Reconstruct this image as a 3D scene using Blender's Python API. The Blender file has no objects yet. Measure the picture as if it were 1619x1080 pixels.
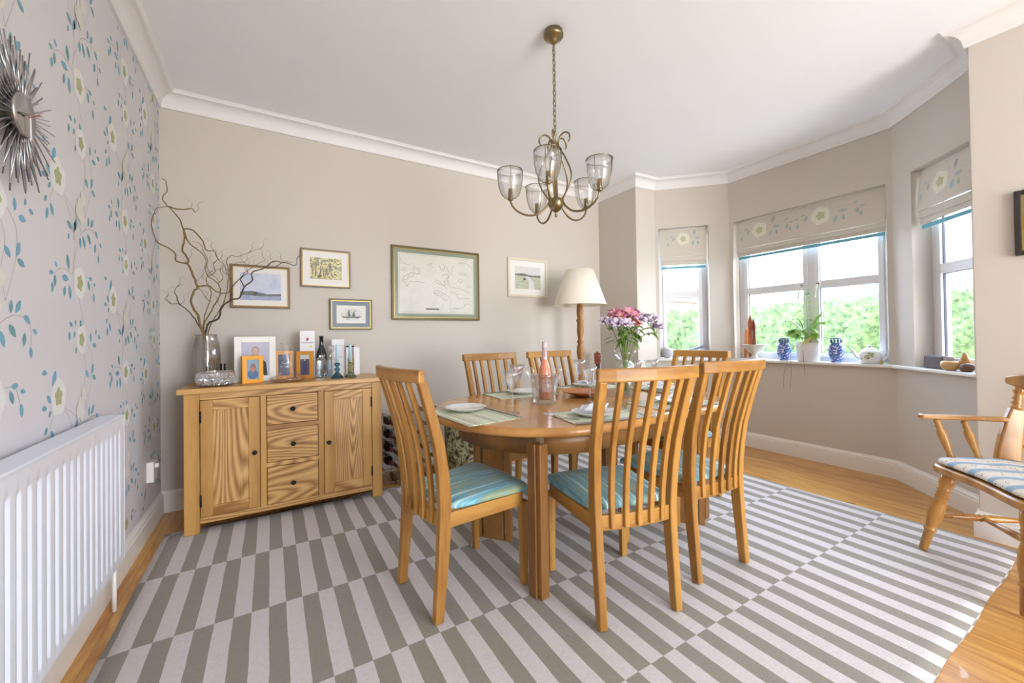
import bpy, bmesh, math, random
from mathutils import Vector, Matrix
R_ = math.radians
rnd = random.Random(7)
scn = bpy.context.scene
COL = scn.collection

# ------------------------------------------------------------------ camera
CAMZ = 1.17
yaw, pitch, roll = 0.5435, 0.0097, -0.0142
F = Vector((math.sin(yaw)*math.cos(pitch), math.cos(yaw)*math.cos(pitch), math.sin(pitch)))
Rt = Vector((math.cos(yaw), -math.sin(yaw), 0))
Up = Rt.cross(F)
R2 = Rt*math.cos(roll)+Up*math.sin(roll)
U2 = -Rt*math.sin(roll)+Up*math.cos(roll)
cam = bpy.data.objects.new('camera', bpy.data.cameras.new('camera'))
COL.objects.link(cam)
cam.data.sensor_width = 36.0
cam.data.lens = 631.8/1619*36.0
cam.data.shift_y = -(540-526.47)/1619
cam.data.clip_start = 0.05
M = Matrix((R2, U2, -F)).transposed().to_4x4()
M.translation = Vector((0, 0, CAMZ))
cam.matrix_world = M
scn.camera = cam

# ------------------------------------------------------------------ world, light, exposure
scn.view_settings.view_transform = 'Standard'
scn.view_settings.look = 'None'
scn.view_settings.gamma = 1.0
scn.view_settings.use_curve_mapping = False
scn.view_settings.exposure = 2.3
scn.cycles.use_denoising = True
scn.cycles.max_bounces = 10
scn.cycles.diffuse_bounces = 6
scn.cycles.glossy_bounces = 4
scn.cycles.transmission_bounces = 8
scn.cycles.transparent_max_bounces = 16
scn.cycles.caustics_reflective = False
scn.cycles.caustics_refractive = False
scn.cycles.sample_clamp_indirect = 6.0
w = bpy.data.worlds.new('world'); scn.world = w; w.use_nodes = True
wn = w.node_tree.nodes; wl = w.node_tree.links
bg = wn['Background']; bg.inputs['Strength'].default_value = 4.0
tc = wn.new('ShaderNodeTexCoord'); sx = wn.new('ShaderNodeSeparateXYZ'); rp = wn.new('ShaderNodeValToRGB')
wl.new(tc.outputs['Generated'], sx.inputs[0]); wl.new(sx.outputs['Z'], rp.inputs[0])
ry = wn.new('ShaderNodeMapRange'); ry.inputs[1].default_value = -.9; ry.inputs[2].default_value = .1; wl.new(sx.outputs['Y'], ry.inputs[0])
ym = wn.new('ShaderNodeMix'); ym.data_type = 'RGBA'; ym.inputs[6].default_value = (1.10, 1.0, .90, 1); ym.inputs[7].default_value = (.94, 1.0, 1.10, 1); wl.new(ry.outputs[0], ym.inputs[0])
my_ = wn.new('ShaderNodeMix'); my_.data_type = 'RGBA'; my_.blend_type = 'MULTIPLY'; my_.inputs[0].default_value = 1; wl.new(rp.outputs[0], my_.inputs[6]); wl.new(ym.outputs[2], my_.inputs[7]); wl.new(my_.outputs[2], bg.inputs['Color'])
rp.color_ramp.elements[0].position = 0.0; rp.color_ramp.elements[0].color = (1.05, 1.16, 1.30, 1)
rp.color_ramp.elements[1].position = 0.06; rp.color_ramp.elements[1].color = (0.74, 0.87, 1.04, 1)

def portal(loc, rot, sx_, sy_):
    l = bpy.data.lights.new('daylight_portal', 'AREA'); l.shape = 'RECTANGLE'; l.size = sx_; l.size_y = sy_
    l.cycles.is_portal = True
    o = bpy.data.objects.new('daylight_portal', l); COL.objects.link(o); o.location = loc; o.rotation_euler = rot
portal((4.46, 1.80, 1.65), (0, R_(90), 0), 1.5, 1.3)
portal((4.09, 2.85, 1.65), (0, R_(90), R_(45)), 1.5, 0.6)
portal((4.09, 0.76, 1.65), (0, R_(90), R_(-45)), 1.5, 0.6)
portal((2.0, -3.66, 1.36), (R_(90), 0, 0), 2.28, 2.5)  # portal for the added opening behind the camera

# ------------------------------------------------------------------ helpers
def lin(c):
    return tuple(((v/255)/12.92 if v/255 <= .04045 else (((v/255)+.055)/1.055)**2.4) for v in c)
def col(c): return (*lin(c), 1)

def new_mat(name):
    m = bpy.data.materials.new(name); m.use_nodes = True
    return m, m.node_tree.nodes, m.node_tree.links, m.node_tree.nodes['Principled BSDF']
MATS = {}
def mat(name, c, rough=.6, metal=0, spec=.5, sheen=0, bump=0, bscale=60, var=0, coat=0):
    if name in MATS: return MATS[name]
    m, n, l, b = new_mat(name)
    b.inputs['Base Color'].default_value = col(c); b.inputs['Roughness'].default_value = rough
    b.inputs['Metallic'].default_value = metal; b.inputs['Specular IOR Level'].default_value = spec
    b.inputs['Coat Weight'].default_value = coat
    t = n.new('ShaderNodeTexCoord'); ns = n.new('ShaderNodeTexNoise'); ns.inputs['Scale'].default_value = bscale; ns.inputs['Detail'].default_value = 3
    l.new(t.outputs['Object'], ns.inputs['Vector'])
    if var:
        mx = n.new('ShaderNodeMix'); mx.data_type = 'RGBA'; mx.inputs[6].default_value = col(c)
        mx.inputs[7].default_value = col(tuple(max(0, v*(1-var)) for v in c)); l.new(ns.outputs[0], mx.inputs[0]); l.new(mx.outputs[2], b.inputs['Base Color'])
    if bump:
        bp = n.new('ShaderNodeBump'); bp.inputs['Strength'].default_value = bump; bp.inputs['Distance'].default_value = .002
        l.new(ns.outputs[0], bp.inputs['Height']); l.new(bp.outputs[0], b.inputs['Normal'])
    MATS[name] = m; return m

def wood(name, light, dark, axis='z', rings=0.5, rough=.38, freq=9.0, fine=.35, coat=0.0, dist=3.0):
    if name in MATS: return MATS[name]
    m, n, l, b = new_mat(name)
    t = n.new('ShaderNodeTexCoord'); oi = n.new('ShaderNodeObjectInfo')
    off = n.new('ShaderNodeVectorMath'); off.operation = 'SCALE'; off.inputs[0].default_value = (7.3, 3.1, 5.7)
    l.new(oi.outputs['Random'], off.inputs['Scale'])
    add = n.new('ShaderNodeVectorMath'); l.new(t.outputs['Object'], add.inputs[0]); l.new(off.outputs[0], add.inputs[1])
    mp = n.new('ShaderNodeMapping'); s = [freq]*3; s['xyz'.index(axis)] = freq*.11; mp.inputs['Scale'].default_value = s
    l.new(add.outputs[0], mp.inputs['Vector'])
    wv = n.new('ShaderNodeTexWave'); wv.wave_type = 'RINGS'; wv.rings_direction = axis.upper()
    wv.inputs['Scale'].default_value = rings; wv.inputs['Distortion'].default_value = dist; wv.inputs['Detail'].default_value = 2.5; wv.inputs['Detail Scale'].default_value = .8
    l.new(mp.outputs[0], wv.inputs['Vector'])
    n2 = n.new('ShaderNodeTexNoise'); n2.inputs['Scale'].default_value = 9; n2.inputs['Detail'].default_value = 5; l.new(mp.outputs[0], n2.inputs['Vector'])
    mm = n.new('ShaderNodeMix'); mm.data_type = 'FLOAT'; mm.inputs[0].default_value = fine
    l.new(wv.outputs['Fac'], mm.inputs[2]); l.new(n2.outputs[0], mm.inputs[3])
    r = n.new('ShaderNodeValToRGB'); r.color_ramp.elements[0].position = .15; r.color_ramp.elements[0].color = col(dark)
    r.color_ramp.elements[1].position = .62; r.color_ramp.elements[1].color = col(light)
    l.new(mm.outputs[0], r.inputs[0]); l.new(r.outputs[0], b.inputs['Base Color'])
    b.inputs['Roughness'].default_value = rough; b.inputs['Coat Weight'].default_value = coat; b.inputs['Coat Roughness'].default_value = .15
    bp = n.new('ShaderNodeBump'); bp.inputs['Strength'].default_value = .12; bp.inputs['Distance'].default_value = .001
    l.new(mm.outputs[0], bp.inputs['Height']); l.new(bp.outputs[0], b.inputs['Normal'])
    MATS[name] = m; return m

def grain(name, light, dark, axis='z', lines=9, stretch=.16, base=3.2, rough=.4):
    """cathedral grain: contour lines of a stretched noise field"""
    m, n, l, b = new_mat(name)
    t = n.new('ShaderNodeTexCoord'); oi = n.new('ShaderNodeObjectInfo'); off = n.new('ShaderNodeVectorMath'); off.operation = 'SCALE'; off.inputs[0].default_value = (17.3, 9.1, 13.7); l.new(oi.outputs['Random'], off.inputs['Scale'])
    mp = n.new('ShaderNodeMapping'); s_ = [base]*3; s_['xyz'.index(axis)] = base*stretch; mp.inputs['Scale'].default_value = s_; l.new(t.outputs['Object'], mp.inputs[0])
    add = n.new('ShaderNodeVectorMath'); l.new(mp.outputs[0], add.inputs[0]); l.new(off.outputs[0], add.inputs[1])
    nn = n.new('ShaderNodeTexNoise'); nn.inputs['Scale'].default_value = 1.0; nn.inputs['Detail'].default_value = 1.5; nn.inputs['Roughness'].default_value = .35; l.new(add.outputs[0], nn.inputs['Vector'])
    mu = n.new('ShaderNodeMath'); mu.operation = 'MULTIPLY'; mu.inputs[1].default_value = lines*2.6; l.new(nn.outputs[0], mu.inputs[0])
    pp = n.new('ShaderNodeMath'); pp.operation = 'PINGPONG'; pp.inputs[1].default_value = .5; l.new(mu.outputs[0], pp.inputs[0])
    mp2 = n.new('ShaderNodeMapping'); s2 = [90]*3; s2['xyz'.index(axis)] = 5; mp2.inputs['Scale'].default_value = s2; l.new(t.outputs['Object'], mp2.inputs[0])
    n2 = n.new('ShaderNodeTexNoise'); n2.inputs['Scale'].default_value = 1; n2.inputs['Detail'].default_value = 3; l.new(mp2.outputs[0], n2.inputs['Vector'])
    mm = n.new('ShaderNodeMix'); mm.data_type = 'FLOAT'; mm.inputs[0].default_value = .38; l.new(pp.outputs[0], mm.inputs[2]); l.new(n2.outputs[0], mm.inputs[3])
    r = n.new('ShaderNodeValToRGB'); r.color_ramp.elements[0].position = .2; r.color_ramp.elements[0].color = col(dark); r.color_ramp.elements[1].position = .46; r.color_ramp.elements[1].color = col(light)
    l.new(mm.outputs[0], r.inputs[0]); l.new(r.outputs[0], b.inputs['Base Color']); b.inputs['Roughness'].default_value = rough
    MATS[name] = m; return m

def glass(name, tint=(1, 1, 1), clear=.75, rough=0.0, gl=(.95, .97, 1), shine=0.0):
    """thin clear glass: mostly see-through with fresnel reflections and a little refraction"""
    if name in MATS: return MATS[name]
    m, n, l, b = new_mat(name)
    n.remove(b); out = n['Material Output']
    tr = n.new('ShaderNodeBsdfTransparent'); tr.inputs[0].default_value = (*tint, 1)
    g = n.new('ShaderNodeBsdfGlass'); g.inputs['Color'].default_value = (*gl, 1); g.inputs['IOR'].default_value = 1.45; g.inputs['Roughness'].default_value = rough
    gs = n.new('ShaderNodeBsdfGlossy'); gs.inputs['Roughness'].default_value = .03
    fr = n.new('ShaderNodeFresnel'); ge = n.new('ShaderNodeNewGeometry'); io = n.new('ShaderNodeMath'); io.operation = 'MULTIPLY_ADD'
    io.inputs[1].default_value = -.8333; io.inputs[2].default_value = 1.5; l.new(ge.outputs['Backfacing'], io.inputs[0]); l.new(io.outputs[0], fr.inputs['IOR'])
    m1 = n.new('ShaderNodeMixShader'); m1.inputs[0].default_value = 1-clear; l.new(tr.outputs[0], m1.inputs[1]); l.new(g.outputs[0], m1.inputs[2])
    ax_ = n.new('ShaderNodeMath'); ax_.inputs[1].default_value = shine; ax_.use_clamp = True; l.new(fr.outputs[0], ax_.inputs[0]); m2 = n.new('ShaderNodeMixShader'); l.new(ax_.outputs[0], m2.inputs[0]); l.new(m1.outputs[0], m2.inputs[1]); l.new(gs.outputs[0], m2.inputs[2])
    l.new(m2.outputs[0], out.inputs[0]); MATS[name] = m; return m

def tag(o, label=None, cat=None, group=None, kind=None):
    if label: o['label'] = label
    if cat: o['category'] = cat
    if group: o['group'] = group
    if kind: o['kind'] = kind
    return o
def thing(name, label, cat, loc=(0, 0, 0), rz=0, group=None):
    o = bpy.data.objects.new(name, None); o.empty_display_size = .05; COL.objects.link(o)
    o.location = loc; o.rotation_euler = (0, 0, rz); return tag(o, label, cat, group)
def kids(o): return [c for c in bpy.data.objects if c.parent == o]
def copy_tree(o, parent=None):
    c = o.copy(); COL.objects.link(c)
    if parent: c.parent = parent
    for ch in kids(o): copy_tree(ch, c)
    return c

class MB:
    def __init__(s): s.v = []; s.f = []; s.mi = []; s.sm = []; s.m = 0; s.T = None
    def addv(s, pts):
        b = len(s.v)
        for p in pts:
            p = Vector(p)
            if s.T is not None: p = s.T @ p
            s.v.append(p)
        return b
    def face(s, idx, smooth=False): s.f.append(tuple(idx)); s.mi.append(s.m); s.sm.append(smooth)
    def box(s, x0, x1, y0, y1, z0, z1):
        b = s.addv([(x, y, z) for z in (z0, z1) for y in (y0, y1) for x in (x0, x1)])
        for q in ((0, 2, 3, 1), (4, 5, 7, 6), (0, 1, 5, 4), (2, 6, 7, 3), (0, 4, 6, 2), (1, 3, 7, 5)): s.face([b+i for i in q])
        return s
    def quad(s, a, b_, c, d): b = s.addv([a, b_, c, d]); s.face([b, b+1, b+2, b+3]); return s
    def poly(s, pts): b = s.addv(pts); s.face(range(b, b+len(pts))); return s
    def prism(s, poly, z0, z1):
        n = len(poly); b = s.addv([(x, y, z0) for x, y in poly]+[(x, y, z1) for x, y in poly])
        s.face([b+i for i in range(n)][::-1]); s.face([b+n+i for i in range(n)])
        for i in range(n): j = (i+1) % n; s.face([b+i, b+j, b+n+j, b+n+i])
        return s
    def loft(s, rings, smooth=True, cap=True, close=True):
        n = len(rings[0]); bs = [s.addv(r) for r in rings]
        for k in range(len(rings)-1):
            for i in range(n if close else n-1):
                j = (i+1) % n; s.face([bs[k]+i, bs[k]+j, bs[k+1]+j, bs[k+1]+i], smooth)
        if cap:
            s.face([bs[0]+i for i in range(n)][::-1]); s.face([bs[-1]+i for i in range(n)])
        return s
    def lathe(s, prof, c=(0, 0, 0), seg=24, smooth=True, cap=False, flute=None, ax='z'):
        rings = []
        for r, z in prof:
            ring = []
            for i in range(seg):
                a = 2*math.pi*i/seg; rr = max(r, 1e-4)*(1+(flute[1]*math.cos(flute[0]*a) if flute else 0))
                p = (rr*math.cos(a), rr*math.sin(a), z)
                if ax == 'y': p = (p[0], p[2], p[1])
                if ax == 'x': p = (p[2], p[0], p[1])
                ring.append((c[0]+p[0], c[1]+p[1], c[2]+p[2]))
            rings.append(ring)
        return s.loft(rings, smooth, cap)
    def tube(s, pts, rad, seg=8, cap=True):
        pts = [Vector(p) for p in pts]; n = len(pts)
        if not hasattr(rad, '__len__'): rad = [rad]*n
        rings = []; up = None
        for i in range(n):
            t = (pts[min(i+1, n-1)]-pts[max(i-1, 0)])
            if t.length < 1e-9: t = Vector((0, 0, 1))
            t.normalize()
            if up is None: up = t.orthogonal().normalized()
            else:
                up = up-t*up.dot(t)
                up = up.normalized() if up.length > 1e-6 else t.orthogonal().normalized()
            q = t.cross(up)
            rings.append([pts[i]+(up*math.cos(2*math.pi*k/seg)+q*math.sin(2*math.pi*k/seg))*rad[i] for k in range(seg)])
        return s.loft(rings, True, cap)
    def bar(s, pts, w, d, side):
        """rectangular section swept on a path; side = width direction"""
        pts = [Vector(p) for p in pts]; n = len(pts); side = Vector(side).normalized()
        if not hasattr(w, '__len__'): w = [w]*n
        if not hasattr(d, '__len__'): d = [d]*n
        rings = []
        for i in range(n):
            t = (pts[min(i+1, n-1)]-pts[max(i-1, 0)]).normalized()
            sd = (side-t*side.dot(t)).normalized(); q = t.cross(sd)
            rings.append([pts[i]+sd*(a*w[i]/2)+q*(b*d[i]/2) for a, b in ((-1, -1), (1, -1), (1, 1), (-1, 1))])
        return s.loft(rings, False, True)
    def build(s, name, mats, parent=None, bevel=0, loc=None, rz=None, subsurf=0, smoothall=False, bseg=2):
        me = bpy.data.meshes.new(name); me.from_pydata([tuple(v) for v in s.v], [], s.f)
        if not isinstance(mats, (list, tuple)): mats = [mats]
        for m in mats: me.materials.append(m)
        me.polygons.foreach_set('material_index', s.mi)
        me.polygons.foreach_set('use_smooth', [True]*len(s.f) if smoothall else s.sm)
        bm = bmesh.new(); bm.from_mesh(me); bmesh.ops.recalc_face_normals(bm, faces=bm.faces); bm.to_mesh(me); bm.free()
        me.update()
        o = bpy.data.objects.new(name, me); COL.objects.link(o)
        if parent: o.parent = parent
        if loc: o.location = loc
        if rz is not None: o.rotation_euler = (0, 0, rz)
        if bevel:
            b = o.modifiers.new('bevel', 'BEVEL'); b.width = bevel; b.segments = bseg; b.limit_method = 'ANGLE'; b.angle_limit = R_(40)
        if subsurf:
            b = o.modifiers.new('sub', 'SUBSURF'); b.levels = subsurf; b.render_levels = subsurf
        return o

def smooth_path(pts, n=6):
    pts = [Vector(p) for p in pts]; out = []
    P = [pts[0]]+pts+[pts[-1]]
    for i in range(1, len(P)-2):
        p0, p1, p2, p3 = P[i-1:i+3]
        for k in range(n):
            t = k/n
            out.append(.5*((2*p1)+(p2-p0)*t+(2*p0-5*p1+4*p2-p3)*t*t+(3*p1-p0-3*p2+p3)*t**3))
    out.append(pts[-1]); return out

def text(s, name, size, mt, parent, loc, rot, depth=.0006, label=None):
    cu = bpy.data.curves.new('text', 'FONT'); cu.body = s; cu.size = size; cu.extrude = depth; cu.align_x = 'CENTER'; cu.align_y = 'CENTER'
    o = bpy.data.objects.new('text', cu); COL.objects.link(o)
    dg = bpy.context.evaluated_depsgraph_get(); me = bpy.data.meshes.new_from_object(o.evaluated_get(dg))
    bpy.data.objects.remove(o); me.materials.clear(); me.materials.append(mt)
    t = bpy.data.objects.new(name, me); COL.objects.link(t); t.parent = parent; t.location = loc; t.rotation_euler = rot
    return t
def structure(o): o['kind'] = 'structure'; return o

# ------------------------------------------------------------------ materials
M_wall = mat('cream_paint', (203, 196, 186), .75, bump=.08, bscale=150, var=.02)
M_paper = mat('wallpaper_ground', (211, 209, 213), .6, bump=.05, bscale=300)
M_ceil = mat('ceiling_paint', (238, 243, 247), .85, bump=.04, bscale=120)
M_white = mat('white_gloss_paint', (232, 230, 226), .35)
M_upvc = mat('white_plastic_frame', (228, 230, 234), .3)
M_leafb = mat('paper_leaf_teal', (120, 174, 198), .6, var=.10, bscale=25)
M_leafg = mat('paper_leaf_green', (114, 164, 174), .6, var=.10, bscale=25)
M_stem = mat('paper_stem', (176, 170, 166), .6)
M_pet = mat('paper_petal', (230, 231, 230), .6, var=.06, bscale=80)
M_cen = mat('paper_centre', (184, 190, 142), .6, var=.15, bscale=90)
M_pale = mat('paper_pale_bloom', (220, 216, 206), .6)
M_oakz = wood('golden_oak_z', (184, 136, 66), (138, 92, 36), 'z', rings=.35, freq=7, fine=.6)
M_oakx = wood('golden_oak_x', (184, 136, 66), (138, 92, 36), 'x', rings=.35, freq=7, fine=.6)
M_oaky = wood('golden_oak_y', (184, 136, 66), (138, 92, 36), 'y', rings=.35, freq=7, fine=.6)
M_tab = wood('table_veneer', (192, 140, 76), (166, 110, 52), 'x', rings=.25, rough=.22, freq=6, fine=.65, coat=.35)
M_tabz = wood('table_leg_wood', (150, 106, 56), (110, 72, 34), 'z', rings=.25, rough=.35, freq=6, fine=.6)
M_ashz = grain('ash_z', (210, 170, 110), (150, 104, 52), 'z', 16, .10, 3.6)
M_ashx = grain('ash_x', (208, 166, 104), (148, 102, 48), 'x', 15, .16, 3.0)
M_ashzp = wood('ash_plain_z', (196, 150, 84), (164, 118, 58), 'z', rings=.4, freq=7, fine=.6)
M_ashtop = wood('ash_top', (202, 158, 96), (170, 124, 66), 'x', rings=.4, freq=6, fine=.6, rough=.35)
M_pinez = wood('antique_pine', (190, 140, 70), (150, 100, 42), 'z', rings=.4, freq=8, fine=.6, rough=.3, coat=.3)
M_brass = mat('antique_brass', (138, 124, 92), .28, metal=1)
M_steel = mat('brushed_steel', (190, 190, 196), .22, metal=1)
M_steel2 = mat('dark_steel', (120, 118, 118), .3, metal=1)
M_black = mat('black_iron', (34, 32, 32), .5, metal=.4)
M_blackg = mat('black_gloss', (14, 14, 16), .12)
M_pane = glass('window_glass', clear=1.0, shine=-.03)
M_glass = glass('clear_glass', clear=.93, shine=.05)
M_crys = glass('cut_crystal', tint=(1, 1, 1), clear=.84, shine=.14)
M_cut = glass('diamond_cut_glass', tint=(1, 1, 1), clear=.55, shine=.34, rough=.02)
M_smoke = glass('smoky_crystal', tint=(.93, .91, .88), clear=.82, gl=(.9, .88, .85), shine=.12)

# ------------------------------------------------------------------ room shell
XL, YB, XR, ZC, YN = -.65, 3.6, 3.43, 2.9, -3.6
PATH = [(XL, YN), (XL, YB), (XR, YB), (XR, 3.02), (3.7115, 3.0), (4.244, 2.465), (4.244, 1.141), (3.7115, .60), (XR, .585), (XR, YN)]

# floor: pine boards along Y
m, n, l, b = new_mat('pine_floorboards')
t = n.new('ShaderNodeTexCoord'); sp = n.new('ShaderNodeSeparateXYZ'); l.new(t.outputs['Object'], sp.inputs[0])
dv = n.new('ShaderNodeMath'); dv.operation = 'DIVIDE'; dv.inputs[1].default_value = .118; l.new(sp.outputs['X'], dv.inputs[0])
fl = n.new('ShaderNodeMath'); fl.operation = 'FLOOR'; l.new(dv.outputs[0], fl.inputs[0])
fr = n.new('ShaderNodeMath'); fr.operation = 'FRACT'; l.new(dv.outputs[0], fr.inputs[0])
wnn = n.new('ShaderNodeTexWhiteNoise'); wnn.noise_dimensions = '1D'; l.new(fl.outputs[0], wnn.inputs['W'])
cmb = n.new('ShaderNodeCombineXYZ'); my = n.new('ShaderNodeMath'); my.operation = 'MULTIPLY'; my.inputs[1].default_value = 9; l.new(wnn.outputs['Value'], my.inputs[0])
ay = n.new('ShaderNodeMath'); l.new(sp.outputs['Y'], ay.inputs[0]); l.new(my.outputs[0], ay.inputs[1]); sc = n.new('ShaderNodeMath'); sc.operation = 'MULTIPLY'; sc.inputs[1].default_value = .12; l.new(ay.outputs[0], sc.inputs[0])
l.new(sp.outputs['X'], cmb.inputs[0]); l.new(sc.outputs[0], cmb.inputs[1]); l.new(my.outputs[0], cmb.inputs[2])
g1 = n.new('ShaderNodeTexNoise'); g1.inputs['Scale'].default_value = 16; g1.inputs['Detail'].default_value = 6; g1.inputs['Distortion'].default_value = 1.6; l.new(cmb.outputs[0], g1.inputs['Vector'])
r = n.new('ShaderNodeValToRGB'); cr = r.color_ramp; cr.elements[0].position = .3; cr.elements[0].color = col((168, 112, 48)); cr.elements[1].position = .68; cr.elements[1].color = col((212, 162, 88)); l.new(g1.outputs[0], r.inputs[0])
kn = n.new('ShaderNodeTexVoronoi'); kn.inputs['Scale'].default_value = 1.0
kmp = n.new('ShaderNodeMapping'); kmp.inputs['Scale'].default_value = (5.2, 2.1, 1); l.new(t.outputs['Object'], kmp.inputs[0]); l.new(kmp.outputs[0], kn.inputs['Vector'])
kr = n.new('ShaderNodeValToRGB'); kr.color_ramp.elements[0].position = .035; kr.color_ramp.elements[0].color = (0.12, 0.05, 0.015, 1); kr.color_ramp.elements[1].position = .07; kr.color_ramp.elements[1].color = (1, 1, 1, 1); l.new(kn.outputs['Distance'], kr.inputs[0])
mx = n.new('ShaderNodeMix'); mx.data_type = 'RGBA'; mx.blend_type = 'MULTIPLY'; mx.inputs[0].default_value = 1; l.new(r.outputs[0], mx.inputs[6]); l.new(kr.outputs[0], mx.inputs[7])
gr = n.new('ShaderNodeValToRGB'); gr.color_ramp.elements[0].position = 0; gr.color_ramp.elements[0].color = (.12, .06, .03, 1); gr.color_ramp.elements[1].position = .02; gr.color_ramp.elements[1].color = (1, 1, 1, 1); l.new(fr.outputs[0], gr.inputs[0])
mx2 = n.new('ShaderNodeMix'); mx2.data_type = 'RGBA'; mx2.blend_type = 'MULTIPLY'; mx2.inputs[0].default_value = 1; l.new(mx.outputs[2], mx2.inputs[6]); l.new(gr.outputs[0], mx2.inputs[7])
l.new(mx2.outputs[2], b.inputs['Base Color']); b.inputs['Roughness'].default_value = .3; b.inputs['Coat Weight'].default_value = .2
M_floor = m
o = MB(); o.box(XL-.1, 4.42, YN-.1, YB+.1, -.12, 0); structure(o.build('floor', M_floor))
o = MB(); o.box(XL-.1, 4.5, YN-.1, YB+.1, ZC, ZC+.1); structure(o.build('ceiling', M_ceil))
o = MB(); o.box(XL-.1, XR+.35, YB, YB+.15, 0, ZC); structure(o.build('wall_back', M_wall))
o = MB(); o.prism([(XR, YB), (XR, 3.02), (3.7115, 3.0), (3.85, 3.12), (3.85, YB)], 0, ZC); structure(o.build('wall_right_far', M_wall, bevel=.004))
o = MB(); o.prism([(XR, YN), (XR, .585), (3.7115, .60), (3.85, .48), (3.85, YN)], 0, ZC); structure(o.build('wall_right_near', M_wall, bevel=.004))

# wallpapered left wall: pattern belongs to the wall's own mesh
LEAF = [[-114,221,-69,195],[-98,177,-106,151],[-29,252,-45,197],[92,286,87,244],[144,288,113,248],[163,244,200,218],[78,213,117,175],[31,195,57,145],[8,183,5,137],[168,191,158,145],[216,201,244,187],[200,147,207,107],[-115,94,-99,36],[-217,50,-194,32],[-256,8,-223,8],[-213,4,-214,-40],[-233,-24,-236,-64],[-159,4,-102,0],[-133,-26,-141,-68],[-98,-19,-84,-76],[93,30,131,30],[85,20,100,-23],[142,12,169,8],[145,-25,148,-70],[-96,-161,-67,-175],[-45,-148,-38,-173],[5,-146,10,-187],[-96,-195,-98,-231],[-45,-193,-60,-221],[109,-197,112,-239],[173,-181,167,-207],[192,-209,221,-221],[130,-249,176,-253],[-35,-254,-43,-282],[55,439,90,407],[139,465,119,417],[125,411,168,393],
 [-276,374,-247,344],[-312,334,-274,329],[-246,319,-264,296],[-210,456,-235,392],[-309,452,-272,450],[-273,266,-291,242],[-248,250,-224,206],[-266,228,-278,183],[-41,235,-57,187]]
STEMS = [[(-13,-50),(9,-100),(32,-150),(12,-190)],[(-70,18),(-50,84),(-12,155),(20,203),(78,234),(140,240),(200,215),(205,150)],[(20,203),(-56,274),(-134,312),(-185,345)],[(-73,24),(-116,34),(-163,34),(-208,16),(-218,-2)],[(59,30),(111,26),(138,-22)],[(-50,84),(-45,161),(-49,250)],[(62,280),(115,405),(120,500),(60,560)],[(-199,340),(-236,290),(-253,257)],[(-180,340),(-92,259),(-50,160)],[(12,-240),(60,-330),(40,-420),(62,-510)]]
def paint_pattern(o, P, inb, sc=1.0, moff=0):
    """P(u,v,h)->point. draws one repeat; inb tests a point is inside"""
    def leaf(a, bb, wd, hgt):
        a = Vector(a); bb = Vector(bb); d = bb-a; L = d.length; d = d/L; q = Vector((-d.y, d.x))
        pts = []
        for t_, w_ in ((0, 0), (.18, .62), (.45, 1), (.72, .78), (1, 0)): pts.append(a+d*L*t_+q*wd*w_)
        for t_, w_ in ((.72, -.6), (.45, -.85), (.18, -.6)): pts.append(a+d*L*t_+q*wd*w_)
        if all(inb(*p) for p in pts): o.poly([P(p.x, p.y, hgt) for p in pts])
    for k, (a, b_, c, d) in enumerate(LEAF):
        L = math.hypot(c-a, d-b_)*.001*sc; o.m = moff+(1 if k % 3 else 2)
        leaf((a*.001*sc, b_*.001*sc), (c*.001*sc, d*.001*sc), L*.20+.003, .0008)
    o.m = moff+3
    for s in STEMS:
        pts = smooth_path([(x*.001*sc, y*.001*sc, 0) for x, y in s], 5)
        for i in range(len(pts)-1):
            a, b_ = pts[i], pts[i+1]; d = (b_-a).normalized(); q = Vector((-d.y, d.x, 0))*.0013
            if inb(a.x, a.y) and inb(b_.x, b_.y): o.poly([P(p.x, p.y, .0004) for p in (a-q, b_-q, b_+q, a+q)])
    for cx, cy, r_ in ((0, 0, .058), (.015, -.226, .052), (-.19, .36, .06)):
        cx *= sc; cy *= sc; r_ *= sc
        for mi, rr, hh, lob in ((4, r_, .0012, .07), (5, r_*.46, .0016, .16)):
            o.m = moff+mi; pts = []
            for i in range(30):
                a = 2*math.pi*i/30; q = rr*(1+lob*math.cos(5*a+cx*9)); pts.append((cx+q*math.cos(a), cy+q*math.sin(a)*1.1))
            if all(inb(*p) for p in pts): o.poly([P(x, y, hh) for x, y in pts])
    o.m = moff+6
    for pk_, (cx, cy) in enumerate(((.0, .31), (.03, .345), (-.02, .28), (.01, .265))):
        pts = [((cx+.022*math.cos(a*.785)*(1+.3*math.cos(a*2)))*sc, (cy+.03*math.sin(a*.785))*sc) for a in range(8)]
        if all(inb(*p) for p in pts): o.poly([P(x, y, .0019+.0003*pk_) for x, y in pts])
    o.m = 0
PAPER = [M_paper, M_leafb, M_leafg, M_stem, M_pet, M_cen, M_pale]
o = MB(); o.box(XL-.15, XL, YN-.1, YB+.1, 0, ZC)
for ci in range(-3, 4):
    for ri in range(-3, 5):
        y0 = 2.25+.583*ci; z0 = 1.409+.79*ri-(.395 if ci % 2 else 0)
        paint_pattern(o, lambda u, v, h, y0=y0, z0=z0: (XL+h, y0+u, z0+v), lambda u, v, y0=y0, z0=z0: .16 < z0+v < 2.80 and y0+u < YB-.003)
structure(o.build('wall_left', PAPER))

# near wall (behind the camera) with a wide opening added to let in daylight
o = MB(); o.box(XL, .86, YN-.1, YN, 0, ZC); o.box(3.14, XR, YN-.1, YN, 0, ZC); o.box(.86, 3.14, YN-.1, YN, 2.6, ZC); o.box(.86, 3.14, YN-.1, YN, 0, .1)
structure(o.build('wall_near', M_wall))

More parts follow.
